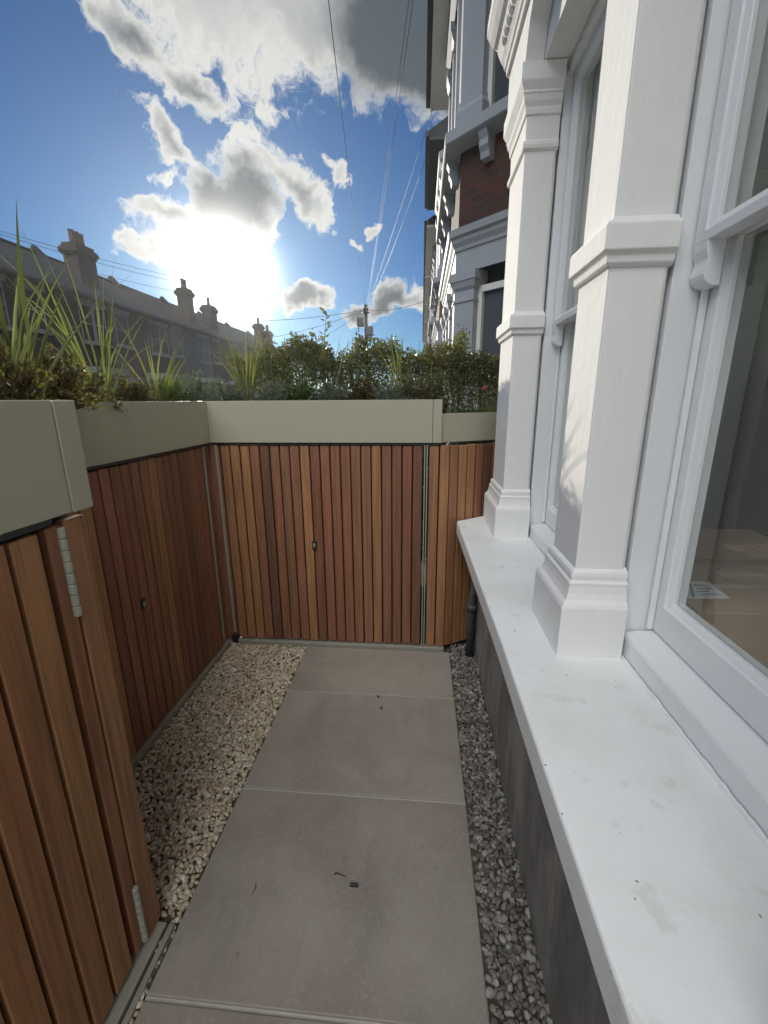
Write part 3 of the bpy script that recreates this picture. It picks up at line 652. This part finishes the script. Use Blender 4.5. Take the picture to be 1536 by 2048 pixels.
# ------------------------------------------------------------------ neighbours on the right: bays receding
def sash(mb_f, mb_g, c, d, n, w, z0, z1, parent, fm=None):
    """window in a wall: c centre in plan, d along, n outward"""
    f = MB(); t = .05
    for s in (-1, 1): f.obox((c[0]+d[0]*s*(w/2-t/2), c[1]+d[1]*s*(w/2-t/2), 0), d, n, t/2, .03, z0, z1)
    zm = (z0+z1)/2
    for z, h in ((z0, .08), (zm-.02, .04), (z1-.06, .06)): f.obox((c[0], c[1], 0), d, n, w/2-t, .03, z, z+h)
    fr = f.build('window', fm or STONE, parent)
    MB().obox((c[0]-n[0]*.015, c[1]-n[1]*.015, 0), d, n, w/2-t, .005, z0+.08, z1-.06).build('pane', DGLASS, fr)
    return fr
def right_house(yc, label, eave, soffit, brickm=REDBRICK):
    """yc: centre of the bay; house is 5.1 wide"""
    h = empty('terraced_house', (.95, yc, 0), label, 'house', 'terraced houses on the right side')
    XF, XW = .33, .95; a, b = yc-1.3, yc+1.3; k = XW-XF
    path = [(XW, a-k), (XF, a), (XF, b), (XW, b+k)]
    wallp = path+[(XW, yc+2.55), (4.5, yc+2.55), (4.5, yc-2.55), (XW, yc-2.55)]
    s2 = math.sqrt(.5)
    ins = [(XW, a-k+.35), (XF+.16, a+.10), (XF+.16, b-.10), (XW, b+k-.35)]
    MB().prism([(XW, yc-2.55), (XW, yc+2.55), (4.5, yc+2.55), (4.5, yc-2.55)], -.05, 6.28).build('wall', STOCK, h)
    MB().prism(ins+[(1.0, b), (1.0, a)], .8, 2.8).build('bay_core', DGLASS, h)
    MB().sweep(path, [(.02, -.05), (.02, .76), (.07, .77), (.07, .84), (-.3, .84), (-.3, -.05)]).build('bay_base', RSTONE, h)
    # ground-floor piers: one on each side of each corner and middle of the front
    def pier(c, d, n, w, z0, z1, mm=RSTONE):
        p = MB(); c = Vector(c); d = Vector(d); n = Vector(n)
        prof = [(.035, z0), (.035, z0+.15), (.012, z0+.2), (.012, z0+.24), (0, z0+.25), (0, z1-.28), (.012, z1-.275), (.012, z1-.25), (0, z1-.245), (0, z1-.17), (.02, z1-.14), (.035, z1-.09), (.045, z1-.08), (.045, z1)]
        rg = []
        for o, z in prof:
            rg.append([(c+d*(-w/2-o)-n*.16).to_tuple()+(z,), (c+d*(w/2+o)-n*.16).to_tuple()+(z,), (c+d*(w/2+o)+n*o).to_tuple()+(z,), (c+d*(-w/2-o)+n*o).to_tuple()+(z,)])
        return p.rings(rg).build('pilaster', mm, h)
    c1 = Vector((XW, a-k)); c2 = Vector((XF, a)); c3 = Vector((XF, b)); c4 = Vector((XW, b+k))
    dk = (c2-c1).normalized(); nk = Vector((-s2, -s2)); dm = Vector((s2, s2)); nm = Vector((-s2, s2))
    for z0, z1 in ((.84, 2.78), (4.02, 5.95)):
        pier(c2-dk*.13, dk, nk, .25, z0, z1); pier(c2+Vector((0, .12)), (0, 1), (-1, 0), .22, z0, z1)
        pier(c1+dk*.06, dk, nk, .12, z0, z1)
        for q in (.30, .30): pass
        pier((XF, yc-.38), (0, 1), (-1, 0), .16, z0, z1); pier((XF, yc+.38), (0, 1), (-1, 0), .16, z0, z1)
        pier(c3-Vector((0, .12)), (0, 1), (-1, 0), .22, z0, z1); pier(c3+dm*.13, dm, nm, .25, z0, z1)
        cm = c1+dk*.37-nk*.10; sash(None, None, cm, dk, nk, .50, z0, z1-.14, h)
        for y, w in ((yc-.76, .56), (yc, .58), (yc+.76, .56)): sash(None, None, Vector((XF+.11, y)), Vector((0, 1)), Vector((-1, 0)), w, z0, z1-.1, h)
    MB().sweep(path, [(.0, 2.78), (.0, 2.98), (.015, 2.99), (.02, 3.02), (.045, 3.06), (.05, 3.09), (.075, 3.11), (.085, 3.17), (.0, 3.19), (-.3, 3.19), (-.3, 2.78)]).build('cornice', RSTONE, h)
    MB().sweep(path, [(-.02, 3.18), (-.02, 3.86), (-.3, 3.86), (-.3, 3.18)]).build('brick_panel', brickm, h)
    led = MB().sweep(path, [(-.03, 3.86), (.13, 3.90), (.14, 3.91), (.14, 4.0), (.0, 4.03), (-.3, 4.03), (-.3, 3.86)]).build('ledge', RSTONE, h)
    def brk(c, n, d):
        m = MB(); pr = [(-.03, 3.93), (.10, 3.93), (.105, 3.87), (.08, 3.82), (.085, 3.77), (.06, 3.73), (.05, 3.68), (-.03, 3.67)]
        c = Vector(c); n = Vector(n); d = Vector(d)
        m.rings([[(c+n*o+d*s).to_tuple()+(z,) for o, z in pr] for s in (-.05, .05)]).build('bracket', RSTONE, led)
    brk(c2-dk*.36, nk, dk)
    for y in (a+.25, a+.95, b-.95, b-.25): brk((XF, y), (-1, 0), (0, 1))
    MB().prism([(p[0]+.17, p[1]) for p in path[1:3]]+[(1.0, b+.4), (1.0, a-.4)], 4.0, 5.9).build('upper_bay_core', DGLASS, h)
    MB().sweep(path, [(.0, 5.93), (.0, 6.1), (.05, 6.15), (.06, 6.28), (-.3, 6.28), (-.3, 5.93)]).build('upper_fascia', RSTONE, h)
    y0, y1, ze = eave
    ev = MB().box(.09, 1.3, y0, y1, ze, ze+.05).box(.075, .093, y0, y1, ze-.02, ze+.17).build('eaves', soffit, h)
    MB().box(.0, .072, y0-.02, y1+.02, ze+.05, ze+.15).build('gutter', BLACK, ev)
    r_ = MB(); r_.add([(.07, y0, ze+.16), (.07, y1, ze+.16), (4.5, y1, ze+2.9), (4.5, y0, ze+2.9), (4.5, y0, ze+.05), (4.5, y1, ze+.05), (.07, y0, ze+.05), (.07, y1, ze+.05)],
        [(0, 1, 2, 3), (0, 3, 4, 6), (1, 7, 5, 2), (3, 2, 5, 4), (0, 6, 7, 1), (6, 4, 5, 7)]); r_.build('roof', SLATE, h)
    return h
right_house(6.3, 'terraced house next door with red brick band and white bay rising behind the hedge', (3.76, 8.85, 6.30), STONE)
right_house(11.4, 'third terraced house with dark green eaves beyond the house next door', (10.2, 13.5, 6.55), DARKGREEN, STOCK)
r4 = right_house(16.5, 'fourth terraced house along the right side, with white eaves', (13.65, 18.6, 6.2), STONE, BROWNBRICK)
def copy_tree(o, parent=None):
    c = o.copy(); COL.objects.link(c); c.parent = parent
    for ch in list(o.children): copy_tree(ch, c)
    return c
for i, lb in enumerate(['fifth terraced house along the right side, a thin sliver past the white eaves', 'sixth terraced house on the right, nearly edge on above the hedge',
                        'second farthest terraced house on the right, barely showing beside the sky', 'farthest terraced house at the end of the row on the right']):
    c = copy_tree(r4); c.location.y += 5.1*(i+1); c['label'] = lb

# ------------------------------------------------------------------ terrace across the street
def left_house(y0, wallm, roofm, label, W=5.1):
    h = empty('terraced_house', (-15, y0, 0), label, 'house', 'terraced houses across the street')
    X = -15.0; y1 = y0+W-.004
    MB().box(X-6, X, y0, y1, -.05, 6.0).build('wall', wallm, h)
    r_ = MB(); v = []
    for y in (y0, y1): v += [(X+.35, y, 5.98), (X+.35, y, 6.10), (X-3.1, y, 8.28), (X-6.4, y, 6.10), (X-6.4, y, 5.98)]
    r_.add(v, [(0, 1, 2, 3, 4)[::-1], (5, 6, 7, 8, 9), (0, 5, 6, 1), (1, 6, 7, 2), (2, 7, 8, 3), (3, 8, 9, 4), (4, 9, 5, 0)])
    rf = r_.build('roof', roofm, h)
    rt = MB().tube([(X-3.1, y0+.02, 8.30), (X-3.1, y1-.02, 8.30)], .09, 8); rt.build('ridge_tiles', roofm, rf)
    pp = MB(); pp.add([(X-1.2, y0-.14, 6.6), (X-1.2, y0+.14, 6.6), (X-3.1, y0-.14, 8.62), (X-3.1, y0+.14, 8.62), (X-4.6, y0-.14, 7.2), (X-4.6, y0+.14, 7.2), (X-3.1, y0-.14, 7.2), (X-3.1, y0+.14, 7.2)],
        [(0, 1, 3, 2), (2, 3, 5, 4), (0, 2, 4, 6), (1, 7, 5, 3), (0, 6, 7, 1), (6, 4, 5, 7)]); pp.build('party_wall', roofm, rf)
    MB().tube([(X+.4, y0+.05, 6.0), (X+.4, y1-.05, 6.0)], .06, 8).build('gutter', BLACK, h)
    d = Vector((0, 1)); n = Vector((1, 0))
    for yc, w, zz0, zz1 in ((y0+.85, 1.0, 4.25, 5.75), (y0+4.0, 1.6, 4.15, 5.75)):
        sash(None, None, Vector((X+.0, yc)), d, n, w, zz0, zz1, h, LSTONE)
        MB().box(X+.004, X+.07, yc-w/2-.14, yc+w/2+.14, zz1, zz1+.2).build('lintel', LSTONE, h)
        MB().box(X+.004, X+.13, yc-w/2-.1, yc+w/2+.1, zz0-.1, zz0).build('sill', LSTONE, h)
        if w > 1.2: MB().box(X+.0, X+.05, yc-.07, yc+.07, zz0, zz1).build('mullion', LSTONE, h)
    bp = [(X, y0+2.5), (X+.7, y0+3.1), (X+.7, y0+4.7), (X, y1-.02)]
    MB().prism(bp, 0, 1.0).build('bay_base', LSTONE, h); MB().prism([(x-.1, y) for x, y in bp], 1.0, 2.75).build('bay_glass', DGLASS, h)
    fb_ = MB()
    for (x, y) in bp[1:3]: fb_.box(x-.16, x+.02, y-.11, y+.11, 1.0, 2.75)
    fb_.box(X+.55, X+.72, y0+3.83, y0+3.98, 1.0, 2.75); fb_.box(X-.02, X+.05, y0+2.5, y0+2.72, 1.0, 2.75)
    fb_.build('bay_frame', LSTONE, h)
    MB().prism([(X, y0+2.35), (X+.82, y0+3.0), (X+.82, y0+4.8), (X, y1)], 2.75, 3.05).build('bay_roof', LSTONE, h)
    dr = MB().box(X-.02, X+.03, y0+.4, y0+1.35, .1, 2.2).build('door', DARKGREEN, h)
    MB().box(X+.0, X+.06, y0+.25, y0+1.5, 2.2, 2.75).build('fanlight', LSTONE, dr)
    return h
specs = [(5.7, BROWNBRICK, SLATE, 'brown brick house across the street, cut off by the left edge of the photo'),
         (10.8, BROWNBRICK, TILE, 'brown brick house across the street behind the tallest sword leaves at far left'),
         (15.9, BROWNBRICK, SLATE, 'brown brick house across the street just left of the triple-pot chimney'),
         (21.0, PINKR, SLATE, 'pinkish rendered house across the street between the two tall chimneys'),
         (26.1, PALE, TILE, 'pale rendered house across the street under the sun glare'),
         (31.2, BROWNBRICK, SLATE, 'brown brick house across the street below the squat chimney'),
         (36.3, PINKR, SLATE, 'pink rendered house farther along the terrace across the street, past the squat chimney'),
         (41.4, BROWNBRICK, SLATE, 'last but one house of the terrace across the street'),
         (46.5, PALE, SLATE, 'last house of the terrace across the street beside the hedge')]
LH = [left_house(*s) for s in specs]
def chimney(hs, y, zt, npots, w=.95):
    X = -16.2; par = hs
    c = MB().box(X-.35, X+.35, y-w/2, y+w/2, 6.0, zt-.62)
    for o, a, b in ((.06, zt-.62, zt-.52), (.12, zt-.52, zt-.34), (.07, zt-.34, zt-.26), (0, zt-.26, zt-.12)): c.box(X-.35-o, X+.35+o, y-w/2-o, y+w/2+o, a, b)
    st_ = c.build('chimney', BROWNBRICK, par)
    for i in range(npots):
        yy = y+(i-(npots-1)/2)*.30
        MB().lathe((X, yy, zt-.14), [(.13, 0), (.12, .1), (.10, .5), (.125, .52), (.125, .60), (.09, .60)], 12).build('chimney_pot', POTM, st_)
chimney(LH[2], 21.3, 8.75, 3, 1.15); chimney(LH[4], 30.7, 9.05, 2, .8); chimney(LH[5], 34.1, 8.65, 1, 1.0); chimney(LH[7], 44.4, 9.0, 1, .8); chimney(LH[8], 46.9, 8.7, 2, .8)

# ------------------------------------------------------------------ telegraph pole, cables, lamp
PO = Vector((-3.95, 32, 0)); PT = 7.85
pole = empty('telegraph_pole', PO, 'wooden telegraph pole with junction boxes, standing up beyond the hedge', 'telegraph pole')
MB().tube([(PO.x, PO.y, -.1), (PO.x, PO.y, 4), (PO.x, PO.y, PT)], .15, 12, .115).build('shaft', TIMBERP, pole, smooth=True)
MB().box(PO.x-.62, PO.x-.16, PO.y-.3, PO.y+.1, PT-1.35, PT-.75).build('junction_box', DARKPIPE, pole, bevel=.05)
MB().box(PO.x+.05, PO.x+.5, PO.y-.3, PO.y+.1, PT-1.95, PT-1.35).box(PO.x+.1, PO.x+.45, PO.y-.28, PO.y+.1, PT-2.2, PT-1.98).build('junction_box', DARKPIPE, pole, bevel=.05)
MB().lathe((PO.x, PO.y, PT-.5), [(.12, 0), (.24, .02), (.24, .1), (.12, .12), (.2, .3), (.2, .36), (.1, .38), (.14, .55), (.0, .6)], 12).build('ring_head', BLACK, pole)
stp = MB()
for i in range(9): stp.tube([(PO.x-.28*(1 if i % 2 else 0), PO.y-.02, 3.0+i*.35), (PO.x+.28*(0 if i % 2 else 1), PO.y-.02, 3.0+i*.35)], .012, 6)
stp.build('step_irons', BLACK, pole)
def cable(name, p, q, sag, r, label, m=CABLE, n=16):
    p = Vector(p); q = Vector(q); pts = [p.lerp(q, i/n)-Vector((0, 0, sag*4*(i/n)*(1-i/n))) for i in range(n+1)]
    return tag(MB().tube(pts, r, 6).build('overhead_cable', m, smooth=True), label, 'cable', 'overhead cables')
top = PO+Vector((0, 0, PT-.25))
def up_to(x, y, dist):  # a point out of the top of the view along that direction of the street
    d = ray(x, y).normalized(); return Vector((0, 0, EYE))+d*dist
cable('c', top, up_to(650, -60, 9.5), .25, .007, 'dark overhead cable running from the pole up across the middle of the cloud')
cable('c', top, up_to(823, -40, 9.5), .25, .0045, 'pale overhead cable, left one of the pair rising steeply from the pole', CABLEP)
cable('c', top, up_to(832, -40, 9.5), .35, .0045, 'pale overhead cable, right one of the pair rising steeply from the pole', CABLEP)
cable('c', top, (.12, 8.6, 6.2), .12, .0045, 'pale overhead cable from the pole to the eaves next door', CABLEP)
cable('c', top, (.12, 8.9, 5.9), .30, .0045, 'pale overhead cable just below the one reaching the eaves next door', CABLEP)
cable('c', top, (.05, 23, 6.2), .2, .012, 'dark overhead cable from the pole to the far houses on the right')
cable('c', top, (-14.7, 24, 5.9), .4, .013, 'dark overhead cable from the pole to the houses across the street, upper one')
cable('c', top, (-14.7, 34, 5.9), .4, .013, 'dark overhead cable from the pole to the houses across the street, middle one')
cable('c', top, (-14.7, 46, 5.9), .3, .013, 'dark overhead cable from the pole to the houses across the street, lowest one')
cable('c', at(-60, 444, X=-14.0), at(560, 585, X=-9), .35, .009, 'black overhead cable crossing the sky above the chimneys, upper one')
cable('c', at(-60, 449, X=-14.1), at(560, 590, X=-9.1), .45, .009, 'black overhead cable crossing the sky above the chimneys, just under the upper one')
cable('c', at(190, 546, X=-14.1), at(560, 608, X=-9), .25, .009, 'black overhead cable passing low behind the triple-pot chimney')
lp = at(757, 720, Y=60); lamp = empty('street_lamp', (lp.x, 60, 0), 'tiny distant street lamp just right of the telegraph pole', 'street lamp')
lt = at(757, 678, Y=60)
MB().tube([(lp.x, 60, 0), (lp.x, 60, lt.z)], .07, 8).build('post', DARKPIPE, lamp)
MB().box(lp.x-.9, lp.x+.1, 59.85, 60.15, lt.z, lt.z+.16).build('lamp_head', DARKPIPE, lamp, bevel=.04)

# ------------------------------------------------------------------ plants
def leaves(name, pos, dirs, length, width, m, parent=None, rng=None, fold=.25):
    """diamond leaves folded on the midrib"""
    n = len(pos); rng = rng or np.random.default_rng(1)
    d = dirs/np.linalg.norm(dirs, axis=1, keepdims=True); t = rng.normal(size=(n, 3)); s = np.cross(d, t); s /= np.linalg.norm(s, axis=1, keepdims=True); nn = np.cross(d, s)
    L = length*rng.uniform(.7, 1.25, (n, 1)); W = width*rng.uniform(.75, 1.2, (n, 1))
    v = np.stack([pos, pos+d*L*.45+s*W*.5+nn*W*fold, pos+d*L-nn*L*.08, pos+d*L*.45-s*W*.5+nn*W*fold], 1).reshape(-1, 3)
    k = np.arange(n)[:, None]*4; f = np.concatenate([k+np.array([[0, 1, 2]]), k+np.array([[0, 2, 3]])], 1).reshape(-1, 3)
    return npmesh(name, v, f, m, parent)
def shrub(name, c, rx, ry, rz, n, ll, lw, m, label, cat, seed, group=None, stems=14, up=.5):
    """mound of leafy sprigs"""
    rng = np.random.default_rng(seed); c = np.array(c, float)
    e = empty(name, c, label, cat, group)
    sp = max(8, n//14); P_ = []; D_ = []; mb = MB()
    for i in range(sp):
        th = rng.uniform(0, 2*np.pi); ph = np.arccos(rng.uniform(.0, 1)); rr = rng.uniform(.55, 1.12)
        tip = np.array([np.cos(th)*np.sin(ph)*rx*rr, np.sin(th)*np.sin(ph)*ry*rr, np.cos(ph)*rz*rr])
        b0 = tip*np.array([.25, .25, .1]); bend = np.array([0, 0, rz*.12])
        k = 14; ts = rng.uniform(.25, 1.0, k)[:, None]
        p = b0+(tip-b0)*ts+bend*4*ts*(1-ts)+rng.normal(size=(k, 3))*ll*.25
        dd = (tip-b0)/np.linalg.norm(tip-b0)*.7+rng.normal(size=(k, 3))*.75+np.array([0, 0, up])
        P_.append(p); D_.append(dd)
        if i < stems*3: mb.tube([c+b0, c+b0+(tip-b0)*.5+bend, c+tip*.97], .0022, 4, .001)
    leaves('foliage', np.concatenate(P_)+c, np.concatenate(D_), ll, lw, m, e, rng)
    mb.build('stems', STEM, e)
    return e
def swords(name, c, n, length, spread, m, label, seed, w=.011, cat='plant', group=None, lean=(0, 0), droop=.55):
    rng = np.random.default_rng(seed); c = np.array(c, float); V = []; F = []; k = 0; S = 9
    for i in range(n):
        th = rng.uniform(0, 2*np.pi); tilt = spread*rng.uniform(.05, 1)**.8; L = length*rng.uniform(.55, 1.0)
        h = np.array([np.cos(th), np.sin(th), 0]); side = np.array([-np.sin(th), np.cos(th), 0]); p = c+h*rng.uniform(0, .02)+np.array([rng.normal()*.012, rng.normal()*.012, 0])
        tw = rng.uniform(-.9, .9); ww = w*rng.uniform(.65, 1.2); dr = droop*rng.uniform(0, 1)**2
        for s in range(S):
            u = s/(S-1); a = tilt*(.6+.4*u)+dr*u*u*1.6
            dirv = h*np.sin(a)+np.array([lean[0], lean[1], 0])*u*.3+np.array([0, 0, np.cos(a)])
            if s: p = p+dirv*L/(S-1)
            wd = ww*(.75+.5*u if u < .3 else .9*(1-((u-.3)/.7)**1.8)+.02)
            sd = side*np.cos(tw)+h*np.sin(tw); nb = np.cross(dirv, sd)*wd*.28
            V += [p-sd*wd*.5+nb, p-nb*.3, p+sd*wd*.5+nb]
            if s:
                b = k+s*3; F += [(b-3, b-2, b+1, b), (b-2, b-1, b+2, b+1)]
        k += S*3
    e = npmesh(name, np.array(V), np.array(F), m, None)
    return tag(e, label, cat, group)
def hedge(name, x0, x1, y0, y1, z0, z1, n, ll, lw, m, label, seed, rough=.08):
    rng = np.random.default_rng(seed); e = empty(name, ((x0+x1)/2, (y0+y1)/2, z0), label, 'hedge')
    p = rng.uniform(size=(n, 3)); sh = rng.uniform(size=n)
    q = np.where(sh < .45)[0]; p[q, 1] = np.abs(rng.normal(size=len(q)))*.12            # front face
    q = np.where((sh > .45) & (sh < .75))[0]; p[q, 2] = 1-np.abs(rng.normal(size=len(q)))*.08
    p = np.clip(p, 0, 1); pos = np.stack([x0+(x1-x0)*p[:, 0], y0+(y1-y0)*p[:, 1], z0+(z1-z0)*p[:, 2]], 1)
    bumpz = rough*(np.sin(pos[:, 0]*9+seed)+.7*np.sin(pos[:, 0]*23+pos[:, 1]*7)+.5*np.sin(pos[:, 0]*47))*.5
    pos[:, 2] += bumpz*p[:, 2]; pos[:, 1] += .5*rough*np.sin(pos[:, 0]*17+pos[:, 2]*13)
    pos += rng.normal(size=pos.shape)*.012
    dd = rng.normal(size=pos.shape)+np.array([0, -.4, .7])
    leaves('foliage', pos, dd, ll, lw, m, e, rng)
    mb = MB()
    for i in range(60):
        x = rng.uniform(x0, x1); y = rng.uniform(y0+.1, y1); mb.tube([(x, y, z0), (x+rng.normal()*.05, y, (z0+z1)/2), (x+rng.normal()*.1, y+rng.normal()*.05, z1+rough*rng.uniform(-.5, .9))], .005, 5, .0015)
    mb.build('stems', STEM, e)
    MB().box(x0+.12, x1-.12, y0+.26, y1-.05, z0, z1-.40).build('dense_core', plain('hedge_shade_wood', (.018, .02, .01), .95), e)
    return e
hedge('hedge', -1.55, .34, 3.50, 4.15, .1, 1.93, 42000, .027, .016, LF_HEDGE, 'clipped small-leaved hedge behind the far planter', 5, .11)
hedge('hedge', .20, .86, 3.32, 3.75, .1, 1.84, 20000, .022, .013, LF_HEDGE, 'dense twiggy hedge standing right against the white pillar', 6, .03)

SP = LF_BLADE
def spot(px, py, X=None, Y=None): 
    v = at(px, py, X=X, Y=Y); return (v.x, v.y, 1.487)
G1 = 'sword-leaved plants in the planters'
for i, (px, X, Y, n, L, sprd, m, lean, lab) in enumerate([
    (20, -1.00, None, 11, .46, .6, SP, (.1, 0), 'yellow green sword-leaved plant at the left edge of the near planter'),
    (52, -1.05, None, 15, .60, .80, LF_DARKBLADE, (.3, 0), 'dark sword-leaved plant with one long blade crossing the sky at far left'),
    (205, -1.36, None, 28, .72, .85, SP, (0, 0), 'largest yellow green sword-leaved clump, below the triple-pot chimney'),
    (318, -1.42, None, 13, .50, .8, SP, (0, 0), 'sparse sword-leaved clump between the red-leaved shrub and the frothy pale shrub'),
    (492, None, 2.62, 18, .60, .42, SP, (0, 0), 'sword-leaved clump in front of the last chimneys, below the sun'),
    (536, None, 2.78, 9, .60, .28, LF_DARKBLADE, (0, 0), 'slim dark sword-leaved plant just right of the sunlit clump'),
    (608, None, 2.72, 12, .52, .30, LF_DARKBLADE, (0, 0), 'dark upright sword-leaved plant at the leafy shrub left of the telegraph pole'),
    (660, None, 2.62, 12, .50, .40, LF_DARKBLADE, (.2, 0), 'bronze sword-leaved plant directly left of the telegraph pole'),
    (712, None, 2.7, 9, .42, .36, LF_DARKBLADE, (0, 0), 'dark sword-leaved plant in front of the telegraph pole'),
    (800, None, 2.66, 12, .46, .42, SP, (-.2, 0), 'pale green sword-leaved plant right of the telegraph pole'),
    (862, None, 2.62, 9, .28, .55, SP, (.3, 0), 'leaning sword-leaved plant near the end trim of the far planter')]):
    swords('sword_plant', spot(px, 790, X, Y), n, L, sprd, m, lab, 40+i, .0125 if X else .010, group=G1, lean=lean)
G2 = 'low shrubs in the planters'
for i, (px, X, Y, r, rz, n, ll, lw, m, lab) in enumerate([
    (12, -.98, None, .10, .16, 700, .020, .012, LF_RED, 'small-leaved bronze shrub at the left edge, behind the near planter rim'),
    (95, -1.17, None, .13, .18, 1700, .018, .012, LF_RED, 'glossy bronze-red small-leaved shrub left of the largest sword-leaved clump'),
    (165, -1.32, None, .13, .15, 1000, .018, .012, LF_RED, 'low bronze shrub tucked at the foot of the largest sword-leaved clump'),
    (262, -1.40, None, .13, .15, 1100, .020, .009, LF_RED, 'spiky red-leaved low shrub right of the largest sword-leaved clump'),
    (345, -1.42, None, .13, .17, 1500, .016, .007, LF_GREEN, 'frothy green shrub sparkling in the sun, left one'),
    (400, -1.42, None, .14, .20, 1700, .016, .008, LF_GREY, 'frothy pale shrub sparkling in the sun, beside the bend of the planters'),
    (455, None, 2.62, .13, .16, 1300, .018, .007, LF_GREY, 'hazy grey green shrub at the corner above the gate'),
    (545, None, 2.55, .14, .14, 1300, .022, .006, LF_GREY, 'silver needle-leaved mound below the sun on the far planter'),
    (605, None, 2.60, .15, .15, 1300, .020, .010, LF_GREEN, 'green mound of small leaves left of the middle of the far planter'),
    (668, None, 2.54, .13, .12, 1200, .024, .006, LF_GREY, 'silver grey tufted mound in the middle of the far planter'),
    (725, None, 2.62, .15, .17, 1500, .018, .010, LF_RED, 'bronze shrub below the telegraph pole'),
    (775, None, 2.54, .12, .12, 1100, .024, .006, LF_GREY, 'silver grey tufted mound right of the bronze shrub'),
    (822, None, 2.62, .14, .17, 1500, .017, .010, LF_HEDGE, 'olive green mound near the right end of the far planter'),
    (868, None, 2.60, .10, .18, 1200, .016, .010, LF_HEDGE, 'sunlit olive shrub at the end trim of the far planter')]):
    shrub('shrub', spot(px, 790, X, Y), r*1.05, r*.95, rz*1.1, int(n*1.4), ll, lw, m, lab, 'shrub', 60+i, group=G2)
ts = at(622, 700, Y=3.9)
shrub('shrub', (ts.x, 3.85, 1.84), .20, .18, .24, 700, .036, .020, LF_HEDGE, 'taller leafy shrub sticking up above the hedge left of the telegraph pole', 'shrub', 90, stems=20)
t2 = at(650, 700, Y=3.9); mb = MB(); sprig = empty('shrub', (t2.x, 3.8, 1.8), 'single upright leafy sprig rising above the hedge', 'shrub')
rg = np.random.default_rng(5); mb.tube([(t2.x, 3.8, 1.8), (t2.x+.02, 3.8, 2.02), (t2.x+.05, 3.8, 2.24)], .004, 5, .0015).build('stem', STEM, sprig)
leaves('foliage', np.array([[t2.x+.05*u+.01*rg.normal(), 3.8, 1.86+.38*u] for u in np.linspace(.2, 1, 16)]), np.array([[rg.choice([-1, 1])*1.0, rg.normal()*.4, .6] for _ in range(16)]), .055, .026, LF_HEDGE, sprig, rg)
# low planter: fine green tufts and a pink flower
for i, (px, n, L, m, lab) in enumerate([(915, 60, .085, LF_GREEN, 'bright green grassy tuft at the left end of the lower planter'), (945, 50, .07, LF_GREEN, 'small green grassy tuft in the middle of the lower planter'),
                                        (972, 60, .085, LF_GREEN, 'green grassy tuft under the pink flower beside the pillar')]):
    p = at(px, 800, Y=2.56); swords('grass_tuft', (p.x, 2.50+.45*(p.x-.1), 1.424), n, L, 1.0, m, lab, 120+i, .004, group='grassy tufts in the lower planter', droop=.5)
fp = at(967, 776, Y=2.63); fl = empty('flower', (fp.x, 2.63, 1.424), 'small pink flower on a thin stem beside the white pillar', 'flower')
MB().tube([(fp.x, 2.63, 1.424), (fp.x+.004, 2.63, fp.z)], .0016, 5).build('stem', STEM, fl)
rg = np.random.default_rng(8); leaves('petals', np.tile(np.array([[fp.x+.004, 2.63, fp.z]]), (26, 1))+rg.normal(size=(26, 3))*.006, rg.normal(size=(26, 3))+np.array([0, 0, .8]), .014, .010, PINK, fl, rg)

# ------------------------------------------------------------------ litter on the slabs
def twig(px, label, w=.0022, z=.003, m=STEM):
    pts = [at(x, y, Z=z) for x, y in px]
    tag(MB().tube(pts, w, 6, w*.5).build('twig', m, smooth=True), label, 'twig')
twig([(668, 1748), (674, 1746), (682, 1749), (692, 1754)], 'short curled dark twig left of the black stick on the near slab', .0026)
twig([(512, 1768), (511, 1776), (507, 1783), (505, 1790)], 'thin hair-like twig on the left part of the near slab', .0016)
p0, p1 = at(700, 1769, Z=.006), at(716, 1771, Z=.006)
tag(MB().tube([p0, p0.lerp(p1, .5), p1], .0055, 8).build('stick', BLACK), 'stubby black stick lying on the near paving slab', 'stick')

# ------------------------------------------------------------------ hazy air towards the sun
hm = bpy.data.materials.new('hazy_air'); hm.use_nodes = True; ht = NT(hm.node_tree); ht.n.clear()
pv = ht.new('ShaderNodeVolumePrincipled'); pv.inputs['Color'].default_value = (.92, .95, 1, 1); pv.inputs['Density'].default_value = .0006; pv.inputs['Anisotropy'].default_value = .70
ho = ht.new('ShaderNodeOutputMaterial'); ht.l.new(pv.outputs[0], ho.inputs['Volume'])
tag(MB().box(-405, 405, -405, 405, -1.9, 14).build('haze', hm), kind='stuff')

rl = random.Random(4)
def dead_leaf(px, py, label, z):
    c = at(px, py, Z=z); a = rl.uniform(0, 6.28); d = Vector((math.cos(a), math.sin(a), 0)); n = Vector((-d.y, d.x, 0)); mb = MB(); L = .020; rows = []
    for k in range(6):
        u = k/5; w =   .0065*math.sin(math.pi*min(.97, .06+u*.9)); lift = .010*(u-.5)**2*4+.002
        rows.append([c+d*L*(u-.5)+n*w*s_+Vector((0, 0, lift+abs(s_)*.004)) for s_ in (-1, -.5, 0, .5, 1)])
    tag(mb.rings(rows, closed=False).build('dead_leaf', DEAD, smooth=True), label, 'leaf', 'dead leaves on the ground')
DEAD = plain('dead_leaf_brown', (.09, .045, .022), .8, 0, .4, 90)
dead_leaf(523, 1388, 'dark dead leaf on the cream gravel near the gate', .008)
dead_leaf(484, 1406, 'dead leaf on the middle of the cream gravel, left of the short cut slab joint', .008)
dead_leaf(757, 1396, 'tiny dead leaf lying across the far slab joint', .002)
dead_leaf(762, 1418, 'tiny dead leaf just below the far slab joint', .002)
